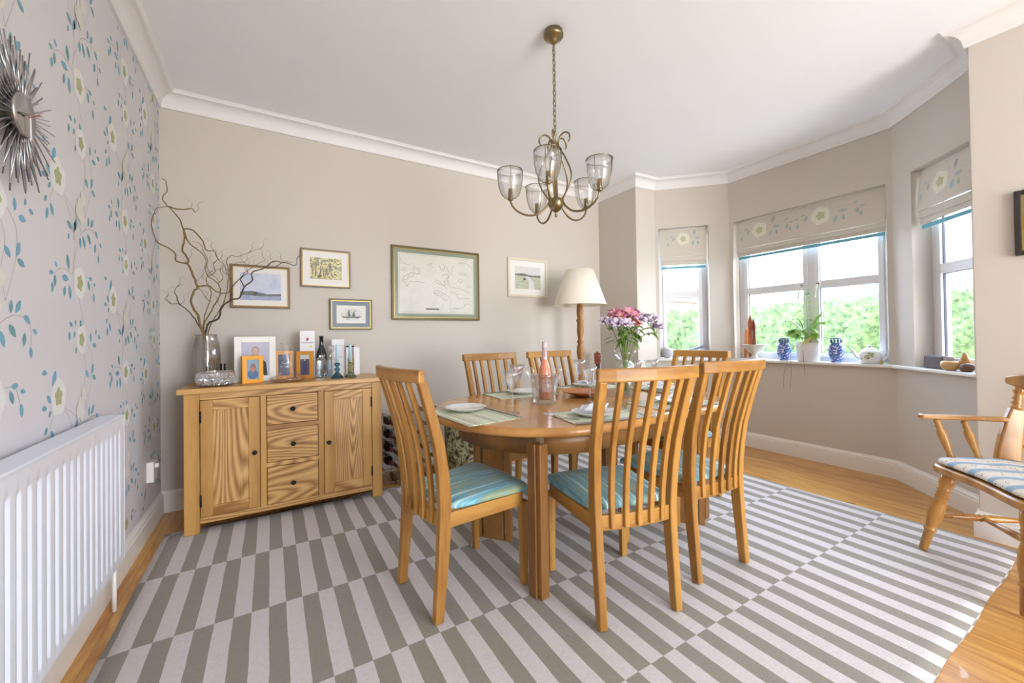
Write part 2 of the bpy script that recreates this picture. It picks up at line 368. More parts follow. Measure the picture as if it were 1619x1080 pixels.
BA, BB, BC, BD = (3.7115, 3.0), (4.244, 2.465), (4.244, 1.141), (3.7115, .60)
ZS = .905
def outward(A, B):
    A3 = Vector((*A, 0)); B3 = Vector((*B, 0)); u = (B3-A3).normalized(); nr = Vector((u.y, -u.x, 0))
    T = Matrix((u, nr, Vector((0, 0, 1)))).transposed().to_4x4(); T.translation = A3
    return T
def bay_wall(name, A, B, s0, s1, z0, z1, th=.22, ext=.09):
    T = outward(A, B); L = (Vector(B)-Vector(A)).length; o = MB(); o.T = T
    o.box(-ext, s0, 0, th, 0, ZC); o.box(s1, L+ext, 0, th, 0, ZC); o.box(s0, s1, 0, th, 0, z0); o.box(s0, s1, 0, th, z1, ZC)
    structure(o.build(name, M_wall)); return T
TLW = bay_wall('wall_bay_left', BB, BA, .205, .72, ZS-.025, 2.36)     # s measured from BB
TMW = bay_wall('wall_bay_centre', BC, BB, .04, 1.285, ZS-.025, 2.36)
TRW = bay_wall('wall_bay_right', BD, BC, .06, .56, ZS-.025, 2.36)

def window(name, T, s0, s1, z0, z1, cols, ztr, sill_s, handle_s=None):
    root = bpy.data.objects.new(name, None); COL.objects.link(root); structure(root)
    D0, D1 = .12, .18
    o = MB(); o.T = T
    fw = .05
    o.box(s0, s0+fw, D0, D1, z0, z1); o.box(s1-fw, s1, D0, D1, z0, z1); o.box(s0+fw, s1-fw, D0, D1, z0, z0+.035); o.box(s0+fw, s1-fw, D0, D1, z1-fw, z1)
    for c in cols: o.box(c-.026, c+.026, D0, D1, z0, z1)
    o.build('window_frame', M_upvc, root, bevel=.004)
    edges = [s0+fw]+[x for c in cols for x in (c-.026, c+.026)]+[s1-fw]
    for k in range(0, len(edges), 2):
        a, b_ = edges[k], edges[k+1]; o = MB(); o.T = T; e = .04
        lo, hi = z0+.035, z1-fw
        o.box(a, a+e, D0-.012, D1-.01, lo, hi); o.box(b_-e, b_, D0-.012, D1-.01, lo, hi)
        o.box(a+e, b_-e, D0-.012, D1-.01, lo, lo+e); o.box(a+e, b_-e, D0-.012, D1-.01, hi-e, hi); o.box(a+e, b_-e, D0-.012, D1-.01, ztr-.035, ztr+.035)
        sash = o.build('sash', M_upvc, root, bevel=.005)
        g = MB(); g.T = T; g.box(a+e-.004, b_-e+.004, D0+.020, D0+.022, lo+.03, hi-.03); g.build('pane', M_pane, sash)
        g = MB(); g.T = T; x0, x1 = a+e, b_-e
        for za, zb in ((lo+e, ztr-.035), (ztr+.035, hi-e)):
            for q in ((x0, x0+.004, za, zb), (x1-.004, x1, za, zb), (x0, x1, za, za+.004), (x0, x1, zb-.004, zb)): g.box(q[0], q[1], D0+.006, D0+.0195, q[2], q[3])
        g.build('gasket', mat('grey_gasket', (70, 74, 92), .6), sash)
        if handle_s:
            for hs in handle_s:
                if a-.01 <= hs <= b_+.01:
                    h = MB(); h.T = T; h.box(hs-.012, hs+.012, D0-.03, D0-.01, ztr-.03, ztr+.03)
                    h.tube([(hs, D0-.035, ztr), (hs, D0-.06, ztr-.01), (hs+.01, D0-.062, ztr-.06), (hs+.02, D0-.055, ztr-.12)], .007)
                    hh = h.build('window_handle', M_white, root)
                    h = MB(); h.T = T; h.lathe([(.009, 0), (.009, .012), (.002, .014)], (hs, D0-.045, ztr+.002), 12, ax='y'); h.build('handle_button', M_black, hh)
    sl = MB(); sl.T = T; sl.prism([(s0, .122), (s0, 0), (sill_s[0], 0), (sill_s[0], -.045), (sill_s[1], -.045), (sill_s[1], 0), (s1, 0), (s1, .122)], ZS-.026, ZS)
    sl.build('window_sill', M_white, root, bevel=.008)
    return root
window('window_1', TLW, .205, .72, ZS, 2.36, [], 1.625, (.10, .755), [.235])
window('window_2', TMW, .04, 1.285, ZS, 2.36, [.615], 1.615, (-.02, 1.33), [.55, .685])
window('window_3', TRW, .06, .56, ZS, 2.36, [], 1.615, (.0, .74), [.53])
# unseen glazing behind the camera, added to brighten the room
root = structure(bpy.data.objects.new('added_window', None)); COL.objects.link(root)
o = MB()
for x in (.86, 1.97, 3.08): o.box(x, x+.06, YN-.09, YN-.01, .1, 2.6)
o.box(.92, 3.08, YN-.09, YN-.01, .1, .17); o.box(.92, 3.08, YN-.09, YN-.01, 2.53, 2.6)
o.build('window_frame', M_upvc, root, bevel=.004)
o = MB(); o.box(.92, 3.08, YN-.052, YN-.05, .17, 2.53); o.build('pane', M_pane, root)

def sweep(path, prof):
    """prof: (inward offset, z). interior to the right of travel"""
    o = MB(); rings = []; n_ = len(path)
    for i in range(n_):
        p = Vector(path[i])
        d0 = (p-Vector(path[i-1])).normalized() if i else None
        d1 = (Vector(path[i+1])-p).normalized() if i < n_-1 else None
        if d0 is None: d0 = d1
        if d1 is None: d1 = d0
        n0 = Vector((d0.y, -d0.x)); n1 = Vector((d1.y, -d1.x)); mt = (n0+n1); mt = mt/(mt.dot(n0))
        rings.append([(p.x+mt.x*a, p.y+mt.y*a, z) for a, z in prof])
    o.loft(rings, False, True); return o
prof = [(0, 2.79), (.012, 2.79), (.016, 2.80)]+[(.016+.066*(1-math.cos(a*math.pi/14)), 2.80+.075*math.sin(a*math.pi/14)) for a in range(1, 8)]+[(.088, 2.877), (.088, 2.886), (.1, 2.9), (0, 2.9)]
structure(sweep(PATH, prof).build('trim_1', mat('cornice_white', (228, 227, 226), .6)))
prof = [(0, 0), (.02, 0), (.02, .108), (.016, .112), (.018, .118), (.016, .128), (.009, .137), (.007, .145), (0, .147)]
for nm, a, b_ in (('baseboard_left', 0, 2), ('baseboard_back', 1, 3), ('baseboard_bay', 2, 10)):
    pp = PATH[a:b_]
    structure(sweep(pp, prof).build(nm, M_white))

# ------------------------------------------------------------------ outside
o = MB(); o.box(4.5, 40, -25, 30, -.6, -.5); structure(o.build('ground', mat('driveway_gravel', (160, 158, 152), .9, var=.25, bscale=9)))
M_hedge, n, l, b = new_mat('hedge_green')
t = n.new('ShaderNodeTexCoord'); ns = n.new('ShaderNodeTexNoise'); ns.inputs['Scale'].default_value = 14; ns.inputs['Detail'].default_value = 6; l.new(t.outputs['Object'], ns.inputs['Vector'])
r = n.new('ShaderNodeValToRGB'); r.color_ramp.elements[0].position = .35; r.color_ramp.elements[0].color = col((50, 68, 34)); r.color_ramp.elements[1].position = .65; r.color_ramp.elements[1].color = col((104, 124, 70)); l.new(ns.outputs[0], r.inputs[0]); l.new(r.outputs[0], b.inputs['Base Color']); b.inputs['Roughness'].default_value = .7
hedge = tag(thing('hedge', 'long clipped green hedge running across the garden outside the windows', 'hedge'), )
o = MB(); hr = random.Random(3)
NY, NZ = 90, 18; rows = []
def hx(y, z): return 8.0+.06*math.sin(y*5.1+z*3)+.05*math.sin(y*11+z*7)
for j in range(NZ+1):
    z = -.5+2.33*j/NZ
    rows.append([(hx(-2+12*i/NY, z)+(.25 if j == NZ else 0)+hr.uniform(-.03, .03), -2+12*i/NY, z+hr.uniform(-.03, .03)) for i in range(NY+1)])
rows.append([(9.1, -2+12*i/NY, 1.85+hr.uniform(-.04, .04)) for i in range(NY+1)])
rows.append([(9.2, -2+12*i/NY, -.5) for i in range(NY+1)])
bs = [o.addv(r_) for r_ in rows]
for j in range(len(rows)-1):
    for i in range(NY): o.face([bs[j]+i, bs[j]+i+1, bs[j+1]+i+1, bs[j+1]+i], True)
o.build('hedge_body', M_hedge, hedge)
o = MB()
for k in range(16000):
    y = hr.uniform(.6, 8.5); z = hr.uniform(-.1, 1.9); x = hx(y, z)-.01-hr.random()*.06+(.2*hr.random() if z > 1.8 else 0)
    d = Vector((hr.uniform(-1, .2), hr.uniform(-1, 1), hr.uniform(-.3, 1))).normalized(); q = d.orthogonal().normalized(); s_ = hr.uniform(.03, .06)
    p = Vector((x, y, z)); o.quad(p, p+d*s_*.5+q*s_*.22, p+d*s_, p+d*s_*.5-q*s_*.22)
lv = o.build('foliage', M_hedge, hedge); lv['kind'] = 'stuff'
# car
car = thing('car', 'white parked car seen low through the left bay window', 'car', (6.3, 5.4, -.5), R_(90))
o = MB(); pr = [(-2.0, .35), (-2.0, .75), (-1.55, .9), (-.8, 1.0), (1.5, 1.0), (2.0, .85), (2.0, .35)]
o.loft([[(x, y, z) for x, z in pr] for y in (-.85, .85)], False); o.build('body', mat('white_car_paint', (236, 238, 240), .25, coat=.6), car, bevel=.06)
o = MB(); rings = []
for y, k in ((-.72, .75), (-.66, .96), (0, 1.02), (.66, .96), (.72, .75)): rings.append([(x, y, 1.0+(z-1.0)*k) for x, z in ((-1.0, .98), (-.55, 1.32), (0, 1.43), (.6, 1.42), (1.2, 1.28), (1.6, .98))])
o.loft(rings, True); o.build('roof', MATS['white_car_paint'], car)
o = MB()
for s_ in (-1, 1): o = MB(); o.poly([(x, s_*.755, z) for x, z in ((-.85, 1.02), (-.5, 1.27), (.7, 1.3), (1.3, 1.04))]); o.build('side_window', M_blackg, car)
for x in (-1.3, 1.25):
    for y in (-.86, .7):
        o = MB(); o.lathe([(.02, 0), (.31, 0), (.33, .03), (.33, .13), (.31, .16), (.02, .16)], (x, y, .33), 24, ax='y', cap=True); o.build('wheel', mat('tyre', (36, 36, 38), .8), car)
# neighbour's house
hs = thing('house', 'pale brick house with a low brown roof beyond the hedge', 'house', (19, 16.5, -.5), 0)
o = MB(); o.box(-3, 3, -4.2, 4.2, 0, 3.3); o.build('wall', mat('pale_brick', (196, 160, 138), .8, var=.15, bscale=30), hs)
o = MB(); o.loft([[(-3.3, y, 3.2), (0, y, 5.0), (3.3, y, 3.2)] for y in (-4.6, 4.6)], False); o.build('roof', mat('brown_roof_tile', (120, 92, 78), .8, var=.2, bscale=20), hs)
# bare tree
tr = thing('bare_tree', 'bare twiggy tree far beyond the hedge behind the middle window', 'tree', (16, 7.6, -.5))
o = MB(); o.tube([(0, 0, 0), (.1, 0, 1.5), (0, .1, 2.4)], [.12, .09, .05]); o.build('trunk', mat('bark_grey', (120, 112, 104), .9), tr)
o = MB()
for k in range(60):
    a = hr.uniform(0, 6.28); e = hr.uniform(.2, 1.4); L = hr.uniform(.5, 1.1); p = Vector((0, .05, hr.uniform(1.6, 2.4))); d = Vector((math.cos(a)*math.cos(e), math.sin(a)*math.cos(e), math.sin(e)))
    q = p+d*L*.6; o.tube([p, q, q+(d+Vector((0, 0, .5))+Vector((hr.uniform(-.6, .6), hr.uniform(-.6, .6), 0)))*L*.4], [.02, .012, .004], 4)
tag(o.build('branches', MATS['bark_grey'], tr), kind='stuff')

# ------------------------------------------------------------------ rug
M_rug, n, l, b = new_mat('striped_rug')
t = n.new('ShaderNodeTexCoord'); sp = n.new('ShaderNodeSeparateXYZ')
wob = n.new('ShaderNodeTexNoise'); wob.inputs['Scale'].default_value = 5; wob.inputs['Detail'].default_value = 3; l.new(t.outputs['Object'], wob.inputs['Vector'])
ws = n.new('ShaderNodeVectorMath'); ws.operation = 'SCALE'; ws.inputs['Scale'].default_value = .008; l.new(wob.outputs['Color'], ws.inputs[0])
wa = n.new('ShaderNodeVectorMath'); l.new(t.outputs['Object'], wa.inputs[0]); l.new(ws.outputs[0], wa.inputs[1]); l.new(wa.outputs[0], sp.inputs[0])
def chain(src, k, off):
    a = n.new('ShaderNodeMath'); a.inputs[1].default_value = off; l.new(src, a.inputs[0])
    d = n.new('ShaderNodeMath'); d.operation = 'DIVIDE'; d.inputs[1].default_value = k; l.new(a.outputs[0], d.inputs[0])
    f = n.new('ShaderNodeMath'); f.operation = 'FLOOR'; l.new(d.outputs[0], f.inputs[0]); return f
fx = chain(sp.outputs['X'], .0643, .520+.004+.0643*20); fy = chain(sp.outputs['Y'], .5425, -.431-.004+.5425*10)
ad = n.new('ShaderNodeMath'); l.new(fx.outputs[0], ad.inputs[0]); l.new(fy.outputs[0], ad.inputs[1])
md = n.new('ShaderNodeMath'); md.operation = 'MODULO'; md.inputs[1].default_value = 2; l.new(ad.outputs[0], md.inputs[0])
mx = n.new('ShaderNodeMix'); mx.data_type = 'RGBA'; mx.inputs[6].default_value = col((150, 143, 131)); mx.inputs[7].default_value = col((216, 210, 210)); l.new(md.outputs[0], mx.inputs[0])
fn = n.new('ShaderNodeTexNoise'); fn.inputs['Scale'].default_value = 220; fmp = n.new('ShaderNodeMapping'); fmp.inputs['Scale'].default_value = (.35, 1, 1); l.new(t.outputs['Object'], fmp.inputs[0]); l.new(fmp.outputs[0], fn.inputs['Vector'])
m2 = n.new('ShaderNodeMix'); m2.data_type = 'RGBA'; m2.blend_type = 'MULTIPLY'; m2.inputs[0].default_value = .25; l.new(mx.outputs[2], m2.inputs[6]); l.new(fn.outputs[0], m2.inputs[7]); l.new(m2.outputs[2], b.inputs['Base Color'])
b.inputs['Roughness'].default_value = .9; b.inputs['Specular IOR Level'].default_value = .2; b.inputs['Sheen Weight'].default_value = .35; b.inputs['Sheen Roughness'].default_value = .45; b.inputs['Sheen Tint'].default_value = (.85, .92, 1, 1)
bp = n.new('ShaderNodeBump'); bp.inputs['Strength'].default_value = .4; bp.inputs['Distance'].default_value = .003; l.new(fn.outputs[0], bp.inputs['Height']); l.new(bp.outputs[0], b.inputs['Normal'])
o = MB(); NX, NYr = 60, 44; x0, x1, y0, y1 = -.553, 3.365, .43, 3.175
def rp_(i, j, top):
    u = i/NX; v = j/NYr; e = .003*math.sin(v*13)+.0015*math.sin(v*31)
    x = x0+(x1-x0)*u+(e if i in (0, NX) else 0); y = y0+(y1-y0)*v+(.004*math.sin(u*40) if j in (0, NYr) else 0)
    return (x, y, (.007 if top and 0 < i < NX and 0 < j < NYr else .003 if top else .0006))
b0 = o.addv([rp_(i, j, True) for j in range(NYr+1) for i in range(NX+1)])
for j in range(NYr):
    for i in range(NX): q = b0+j*(NX+1)+i; o.face([q, q+1, q+NX+2, q+NX+1], True)
edge = [(i, 0) for i in range(NX)]+[(NX, j) for j in range(NYr)]+[(i, NYr) for i in range(NX, 0, -1)]+[(0, j) for j in range(NYr, 0, -1)]
b1 = o.addv([rp_(i, j, False) for i, j in edge])
for k, (i, j) in enumerate(edge):
    k2 = (k+1) % len(edge); i2, j2 = edge[k2]; o.face([b1+k, b1+k2, b0+j2*(NX+1)+i2, b0+j*(NX+1)+i])
rug = o.build('rug', M_rug); tag(rug, 'large flatwoven rug of offset grey and cream stripes under the dining table', 'rug')
RZ = .007

# ------------------------------------------------------------------ sideboard
sb = thing('sideboard', 'golden ash sideboard with two doors and three central drawers against the back wall', 'sideboard', (0, 0, 0))
X0, X1, YF, YK, ZT = -.448, .703, 3.05, 3.48, .885
o = MB(); o.box(X0-.03, X1+.022, YF-.022, YK+.015, ZT-.033, ZT); o.build('top', M_ashtop, sb, bevel=.006)
for (xa, xb) in ((X0, X0+.076), (X1-.07, X1)):
    for (ya, yb) in ((YF, YF+.07), (YK-.07, YK)):
        o = MB(); o.box(xa, xb, ya, yb, RZ+.0015 if ya < 3.1 else .0, ZT-.033); o.build('leg', M_ashzp, sb, bevel=.004)
a, b_ = X0+.076, X1-.07
o = MB(); o.box(a, b_, YF+.004, YF+.03, .065, .100); o.box(a, b_, YF+.004, YF+.03, .812, ZT-.033)
o.box(-.06, .312, YF+.004, YF+.028, .345, .374); o.box(-.06, .312, YF+.004, YF+.028, .586, .616)
o.build('front_rails', M_ashx, sb, bevel=.002)
o = MB(); o.box(-.06, -.027, YF+.003, YF+.029, .1, .812); o.box(.277, .312, YF+.003, YF+.029, .1, .812); o.build('divider_stiles', M_ashzp, sb, bevel=.002)
o = MB(); o.box(X0+.02, X0+.035, YF+.07, YK-.07, .07, ZT-.033); o.box(X1-.035, X1-.02, YF+.07, YK-.07, .07, ZT-.033); o.box(a, b_, YK-.03, YK-.015, .07, ZT-.033); o.box(a, b_, YF+.03, YK-.03, .07, .085)
o.build('carcass', M_ashzp, sb)
def knob(x, y, z, par):
    k = MB(); k.lathe([(.0, -.028), (.010, -.027), (.0145, -.021), (.0145, -.016), (.008, -.010), (.006, -.002), (.010, 0)], (x, y, z), 16, ax='y'); return k.build('knob', M_black, par)
def cab_door(xa, xb, za, zb, kx, hx_):
    d = MB(); e = .062; y = YF+.001
    d.box(xa, xa+e, y, y+.024, za, zb); d.box(xb-e, xb, y, y+.024, za, zb)
    dd = d.build('door', M_ashzp, sb, bevel=.003)
    for zr in (zb-e, za): d = MB(); d.box(xa+e, xb-e, y, y+.024, zr, zr+e); d.build('door_rail', M_ashx, dd, bevel=.003)
    d = MB(); d.box(xa+e, xb-e, y+.010, y+.018, za+e, zb-e); d.build('door_panel', M_ashz, dd)
    knob(kx, y, (za+zb)/2+.0, dd)
    for z in (za+.10, zb-.10):
        h = MB(); h.lathe([(.0055, -.035), (.0055, .035)], (hx_, y-.003, z), 10, cap=True); h.build('hinge', M_black, dd)
cab_door(a+.003, -.063, .103, .809, -.091, a+.004)
cab_door(.315, b_-.003, .103, .809, .342, b_-.004)
for za, zb in ((.103, .343), (.377, .584), (.619, .809)):
    d = MB(); d.box(-.024, .274, YF+.0, YF+.024, za, zb); d.box(-.01, .26, YF+.024, YK-.05, za+.02, zb-.03)
    dr = d.build('drawer', M_ashx, sb, bevel=.003); knob(.125, YF, (za+zb)/2, dr)

# ------------------------------------------------------------------ dining chairs
M_seat, n, l, b = new_mat('seat_stripe_fabric')
t = n.new('ShaderNodeTexCoord'); mp = n.new('ShaderNodeMapping'); mp.inputs['Scale'].default_value = (64, 1.6, .5); l.new(t.outputs['Object'], mp.inputs[0])
n1 = n.new('ShaderNodeTexNoise'); n1.inputs['Scale'].default_value = 1.0; n1.inputs['Detail'].default_value = 2.5; n1.inputs['Roughness'].default_value = .62; l.new(mp.outputs[0], n1.inputs['Vector'])
r = n.new('ShaderNodeValToRGB'); cr = r.color_ramp
cr.elements[0].position = .28; cr.elements[0].color = col((72, 118, 136)); cr.elements[1].position = .72; cr.elements[1].color = col((224, 236, 238))
for p_, c_ in ((.40, (104, 166, 186)), (.46, (152, 164, 118)), (.52, (82, 150, 178)), (.58, (128, 190, 204)), (.64, (186, 218, 222))): e = cr.elements.new(p_); e.color = col(c_)
l.new(n1.outputs[0], r.inputs[0]); l.new(r.outputs[0], b.inputs['Base Color']); b.inputs['Roughness'].default_value = .55; b.inputs['Sheen Weight'].default_value = .2
def make_chair():
    root = thing('dining_chair', 'x', 'chair', group='matching slat-backed dining chairs')
    def yprof(z):   # rear face line of the back in side view
        P_ = [(0, 0), (.14, .012), (.3, .028), (.43, .034), (.55, .030), (.7, .010), (.85, -.030), (.97, -.068), (1.035, -.09)]
        for (za, ya), (zb, yb) in zip(P_, P_[1:]):
            if z <= zb: return ya+(yb-ya)*(z-za)/(zb-za)
        return -.09
    def xs(z): return .178+.026*min(1, max(0, (z-.4)/.6))
    for s in (-1, 1):
        zz = [0, .08, .16, .25, .34, .43, .52, .62, .72, .82, .91, .99]
        o = MB(); o.bar([(s*xs(z), yprof(z), z) for z in zz], .034, [.040, .043, .046, .050, .054, .055, .054, .050, .046, .042, .038, .034], (1, 0, 0))
        o.build('rear_leg', M_oakz, root, bevel=.005)
        o = MB(); o.bar([(s*.205, .438, 0), (s*.205, .438, .39)], [.030, .040], [.030, .040], (1, 0, 0)); o.build('front_leg', M_oakz, root, bevel=.004)
        o = MB(); o.bar([(s*.184, .05, .405), (s*.205, .425, .405)], .062, .024, (0, 0, 1)); o.build('side_rail', M_oaky, root, bevel=.003)
    o = MB(); o.bar([(-.19, .44, .405), (.19, .44, .405)], .062, .024, (0, 0, 1)); o.build('front_rail', M_oakx, root, bevel=.003)
    def bow(x, k): return -k*(1-(x/.23)**2)
    xsn = [-.17, -.12, -.06, 0, .06, .12, .17]
    o = MB(); o.bar([(x, .042+bow(x, .030), .405) for x in xsn], .062, .022, (0, 0, 1)); o.build('rear_rail', M_oakx, root, bevel=.003)
    xsn = [-.228, -.16, -.08, 0, .08, .16, .228]
    o = MB(); o.bar([(x, yprof(1.01)+bow(x, .034), 1.010) for x in xsn], .052, .030, (0, 0, 1)); o.build('top_rail', M_oakx, root, bevel=.006)
    for k in range(5):
        u = (k+1)/6*2-1; pts = []
        for z in (.385, .43, .52, .62, .72, .82, .91, .99):
            x = u*xs(z); kk = .030+.004*(z-.4)/.6
            pts.append((x, yprof(z)-.008+bow(x*.23/xs(z), kk) if z > .5 else yprof(z)-.006+bow(x*.23/.2, kk), z))
        o = MB(); o.bar(pts, .0215, .0205, (1, 0, 0)); o.build('back_slat', M_oakz, root, bevel=.003)
    # padded seat
    def outline(k, z):
        pts = []
        for (x, y) in ((-.186, .055), (-.20, .13), (-.212, .28), (-.226, .40), (-.232, .448), (-.215, .470), (-.12, .478), (0, .480), (.12, .478), (.215, .470), (.232, .448), (.226, .40), (.212, .28), (.20, .13), (.186, .055), (.10, .046), (0, .044), (-.10, .046)):
            pts.append((x*k, .262+(y-.262)*k, z))
        return pts
    o = MB(); o.loft([outline(.955, .434), outline(1.0, .441), outline(1.005, .452), outline(.99, .463), outline(.93, .472), outline(.75, .479), outline(.4, .483), outline(.05, .484)], True)
    o.build('seat', M_seat, root, subsurf=1)
    return root
ch = make_chair()
RC = .0095
spots = [((1.286, 1.145, RC), -13.5, 'slat-backed oak dining chair at the front of the table, angled, nearest the camera'),
 ((.552, 1.744, RC), -82.5+0, 'slat-backed oak dining chair standing side-on at the left end of the table'),
 ((1.877, 1.158, RC), -3.5, 'slat-backed oak dining chair at the front of the table, right-hand one of the front pair'),
 ((1.44, 2.625, RC), 180, 'slat-backed oak dining chair behind the table below the framed map'),
 ((2.015, 2.64, RC), 180, 'slat-backed oak dining chair behind the table next to the floor lamp'),
 ((2.745, 1.885, RC), 92, 'slat-backed oak dining chair at the window end of the table')]
for i, (p, a_, lb) in enumerate(spots):
    c_ = ch if i == 0 else copy_tree(ch)
    c_.location = p; c_.rotation_euler = (0, 0, R_(a_)); c_['label'] = lb

# ------------------------------------------------------------------ dining table
TZ = .765
tb = thing('dining_table', 'long round-ended golden wood dining table laid for a meal', 'table', (1.70, 1.95, RZ))
H = TZ-RZ
def oval(cx0, cx1, r_, n_=28, sx_=1.0):
    pts = []
    for i in range(n_+1): a = math.pi/2+math.pi*i/n_; pts.append((cx0+r_*math.cos(a)*sx_, r_*math.sin(a)))
    for i in range(n_+1): a = -math.pi/2+math.pi*i/n_; pts.append((cx1+r_*math.cos(a)*sx_, r_*math.sin(a)))
    return pts
C0, C1 = 1.355-1.70, 2.045-1.70
o = MB(); rings = []
for d_, z in ((-.03, H-.044), (-.012, H-.042), (-.002, H-.034), (0, H-.022), (-.004, H-.008), (-.014, H-.001), (-.02, H)):
    rings.append([(x, y, z) for x, y in oval(C0, C1, .615+d_)])
o.loft(rings[:6], True, cap=False); n_ = len(rings[0]); bb = o.addv(rings[6]); b5 = o.addv(rings[5])
for i in range(n_): j = (i+1) % n_; o.face([b5+i, b5+j, bb+j, bb+i], True)
o.face([bb+i for i in range(n_)]); b6 = o.addv(rings[0]); o.face([b6+i for i in range(n_)][::-1])
o.build('tabletop', M_tab, tb)
o = MB()   # curved apron
inn = oval(C0, C1, .475, 28, .94); out = oval(C0, C1, .497, 28, .94); N_ = len(inn)
ib = o.addv([(x, y, H-.150) for x, y in inn]+[(x, y, H-.150) for x, y in out]+[(x, y, H-.044) for x, y in inn]+[(x, y, H-.044) for x, y in out])
for i in range(N_):
    j = (i+1) % N_
    o.face([ib+N_+i, ib+N_+j, ib+3*N_+j, ib+3*N_+i], True); o.face([ib+i, ib+j, ib+2*N_+j, ib+2*N_+i], True)
    o.face([ib+i, ib+j, ib+N_+j, ib+N_+i]); o.face([ib+2*N_+i, ib+2*N_+j, ib+3*N_+j, ib+3*N_+i])
o.build('apron', M_tabz, tb)
def tleg(x, y, ang):
    T = Matrix.Translation((x-1.70, y-1.95, 0)) @ Matrix.Rotation(R_(ang), 4, 'Z')
    o = MB(); o.T = T; o.box(-.024, .024, -.024, .024, 0, H-.075); lg = o.build('leg', M_tabz, tb, bevel=.004)
    o = MB(); o.T = T; o.box(-.012, .012, -.012, .012, H-.075, H-.044); o.build('leg_bolt', M_steel, lg)
    return T
for x, y, a_ in ((1.03, 1.475, 8), (2.35, 1.56, 8), (2.32, 2.40, 0), (1.165, 2.37, 0)):
    T = tleg(x, y, a_)
    if x < 1.1:
        o = MB(); o.T = T; o.box(-.036, -.025, .0, .05, 0, H-.075); o.build('leg_panel', M_tabz, tb, bevel=.003)
# pedestals: a board between two posts, under each end
for x, y, a_ in ((1.10, 2.05, -52), (2.19, 1.58, -45)):
    T = Matrix.Translation((x-1.70, y-1.95, 0)) @ Matrix.Rotation(R_(a_), 4, 'Z')
    o = MB(); o.T = T; o.box(-.062, .062, -.016, .016, 0, H-.044); p_ = o.build('pedestal_board', M_tabz, tb, bevel=.004)
    for dx in (-.092, .092):
        o = MB(); o.T = T; o.box(dx-.017, dx+.017, -.017, .017, 0, H-.044); o.build('pedestal_post', M_tabz, p_, bevel=.003)

# ------------------------------------------------------------------ chandelier
chd = thing('chandelier', 'antique brass five-arm chandelier with clear glass tulip shades hanging from the ceiling', 'chandelier', (1.387, 1.794, 1.84))
o = MB(); o.lathe([(.0, .985), (.012, .99), (.02, 1.0), (.028, 1.01), (.05, 1.022), (.056, 1.03), (.056, 1.042), (.052, 1.046), (.052, 1.0595)], (0, 0, 0), 32); o.build('ceiling_rose', M_brass, chd)
o = MB()
zc_ = .985; k = 0
while zc_ > .47:
    pts = [(.009*math.cos(a*math.pi/6)*(1 if k % 2 else 0), .009*math.cos(a*math.pi/6)*(0 if k % 2 else 1), zc_-.016+.018*math.sin(a*math.pi/6)) for a in range(13)]
    o.tube(pts, .0023, 5, False); zc_ -= .029; k += 1
o.tube([(0, 0, .985), (.004, .003, .8), (-.004, 0, .65), (0, 0, .45)], .0016, 5)
o.build('chain', M_brass, chd)
o = MB(); o.lathe([(0, .0), (.006, .004), (.009, .015), (.004, .026), (.012, .032), (.022, .040), (.034, .052), (.042, .066), (.045, .080), (.045, .098), (.038, .102), (.03, .108), (.012, .115), (.010, .22), (.016, .27), (.018, .30), (.010, .34), (.008, .40), (.012, .42), (.006, .44), (.004, .46)], (0, 0, 0), 28); o.build('hub', M_brass, chd)
for i in range(5):
    a = R_(-105+72*i); l_, d_ = math.cos(a), math.sin(a)
    dx = l_*math.cos(yaw)+d_*math.sin(yaw); dy = -l_*math.sin(yaw)+d_*math.cos(yaw)
    P_ = lambda r_, z: (dx*r_, dy*r_, z)
    RA = .258
    arm = smooth_path([P_(.042, .085), P_(.06, .055), P_(.10, .022), P_(.155, .012), P_(.21, .03), P_(.245, .062), P_(RA, .095)], 6)
    o = MB(); o.tube(arm, .0058, 8); ar = o.build('arm', M_brass, chd)
    sup = smooth_path([P_(.040, .10), P_(.085, .17), P_(.095, .24), P_(.06, .33), P_(.022, .40), P_(.03, .45), P_(.058, .468), P_(.085, .455), P_(.09, .425), P_(.078, .41)], 6)
    o = MB(); o.tube(sup, [.005]*(len(sup)-8)+[.005-.0004*q for q in range(8)], 6); o.build('scroll', M_brass, ar)
    o = MB(); c_ = P_(RA, 0); o.lathe([(.004, .09), (.012, .097), (.017, .104), (.010, .110), (.0125, .116), (.0125, .160), (.008, .162)], c_, 16); cp = o.build('candle_holder', M_brass, ar)
    o = MB(); o.lathe([(.007, .16), (.010, .175), (.008, .20), (.001, .222)], c_, 12); o.build('bulb', M_glass, ar)
    o = MB(); o.lathe([(.010, .103), (.030, .110), (.048, .130), (.060, .165), (.067, .205), (.070, .262), (.0685, .262), (.065, .205), (.058, .166), (.046, .132), (.029, .112), (.010, .105)], c_, 28)
    sh = o.build('shade', M_glass, ar)
    o = MB(); rr = [(c_[0]+.0705*math.cos(q*math.pi/16), c_[1]+.0705*math.sin(q*math.pi/16), .263) for q in range(33)]; o.tube(rr, .0022, 5, False)
    for s_ in (0, 1):
        th = math.atan2(dy, dx)+math.pi/2*1+s_*math.pi
        o.tube([(c_[0]+r_*math.cos(th), c_[1]+r_*math.sin(th), z) for r_, z in ((.012, .104), (.031, .109), (.0495, .129), (.0615, .165), (.0685, .205), (.0715, .262))], .0018, 5)
    th = math.atan2(dy, dx)
    for s_ in (0, math.pi): o.tube([(c_[0]+r_*math.cos(th+s_), c_[1]+r_*math.sin(th+s_), z) for r_, z in ((.012, .104), (.031, .109), (.0495, .129), (.0615, .165), (.0685, .205), (.0715, .262))], .0018, 5)
    o.build('shade_wire', M_brass, ar)

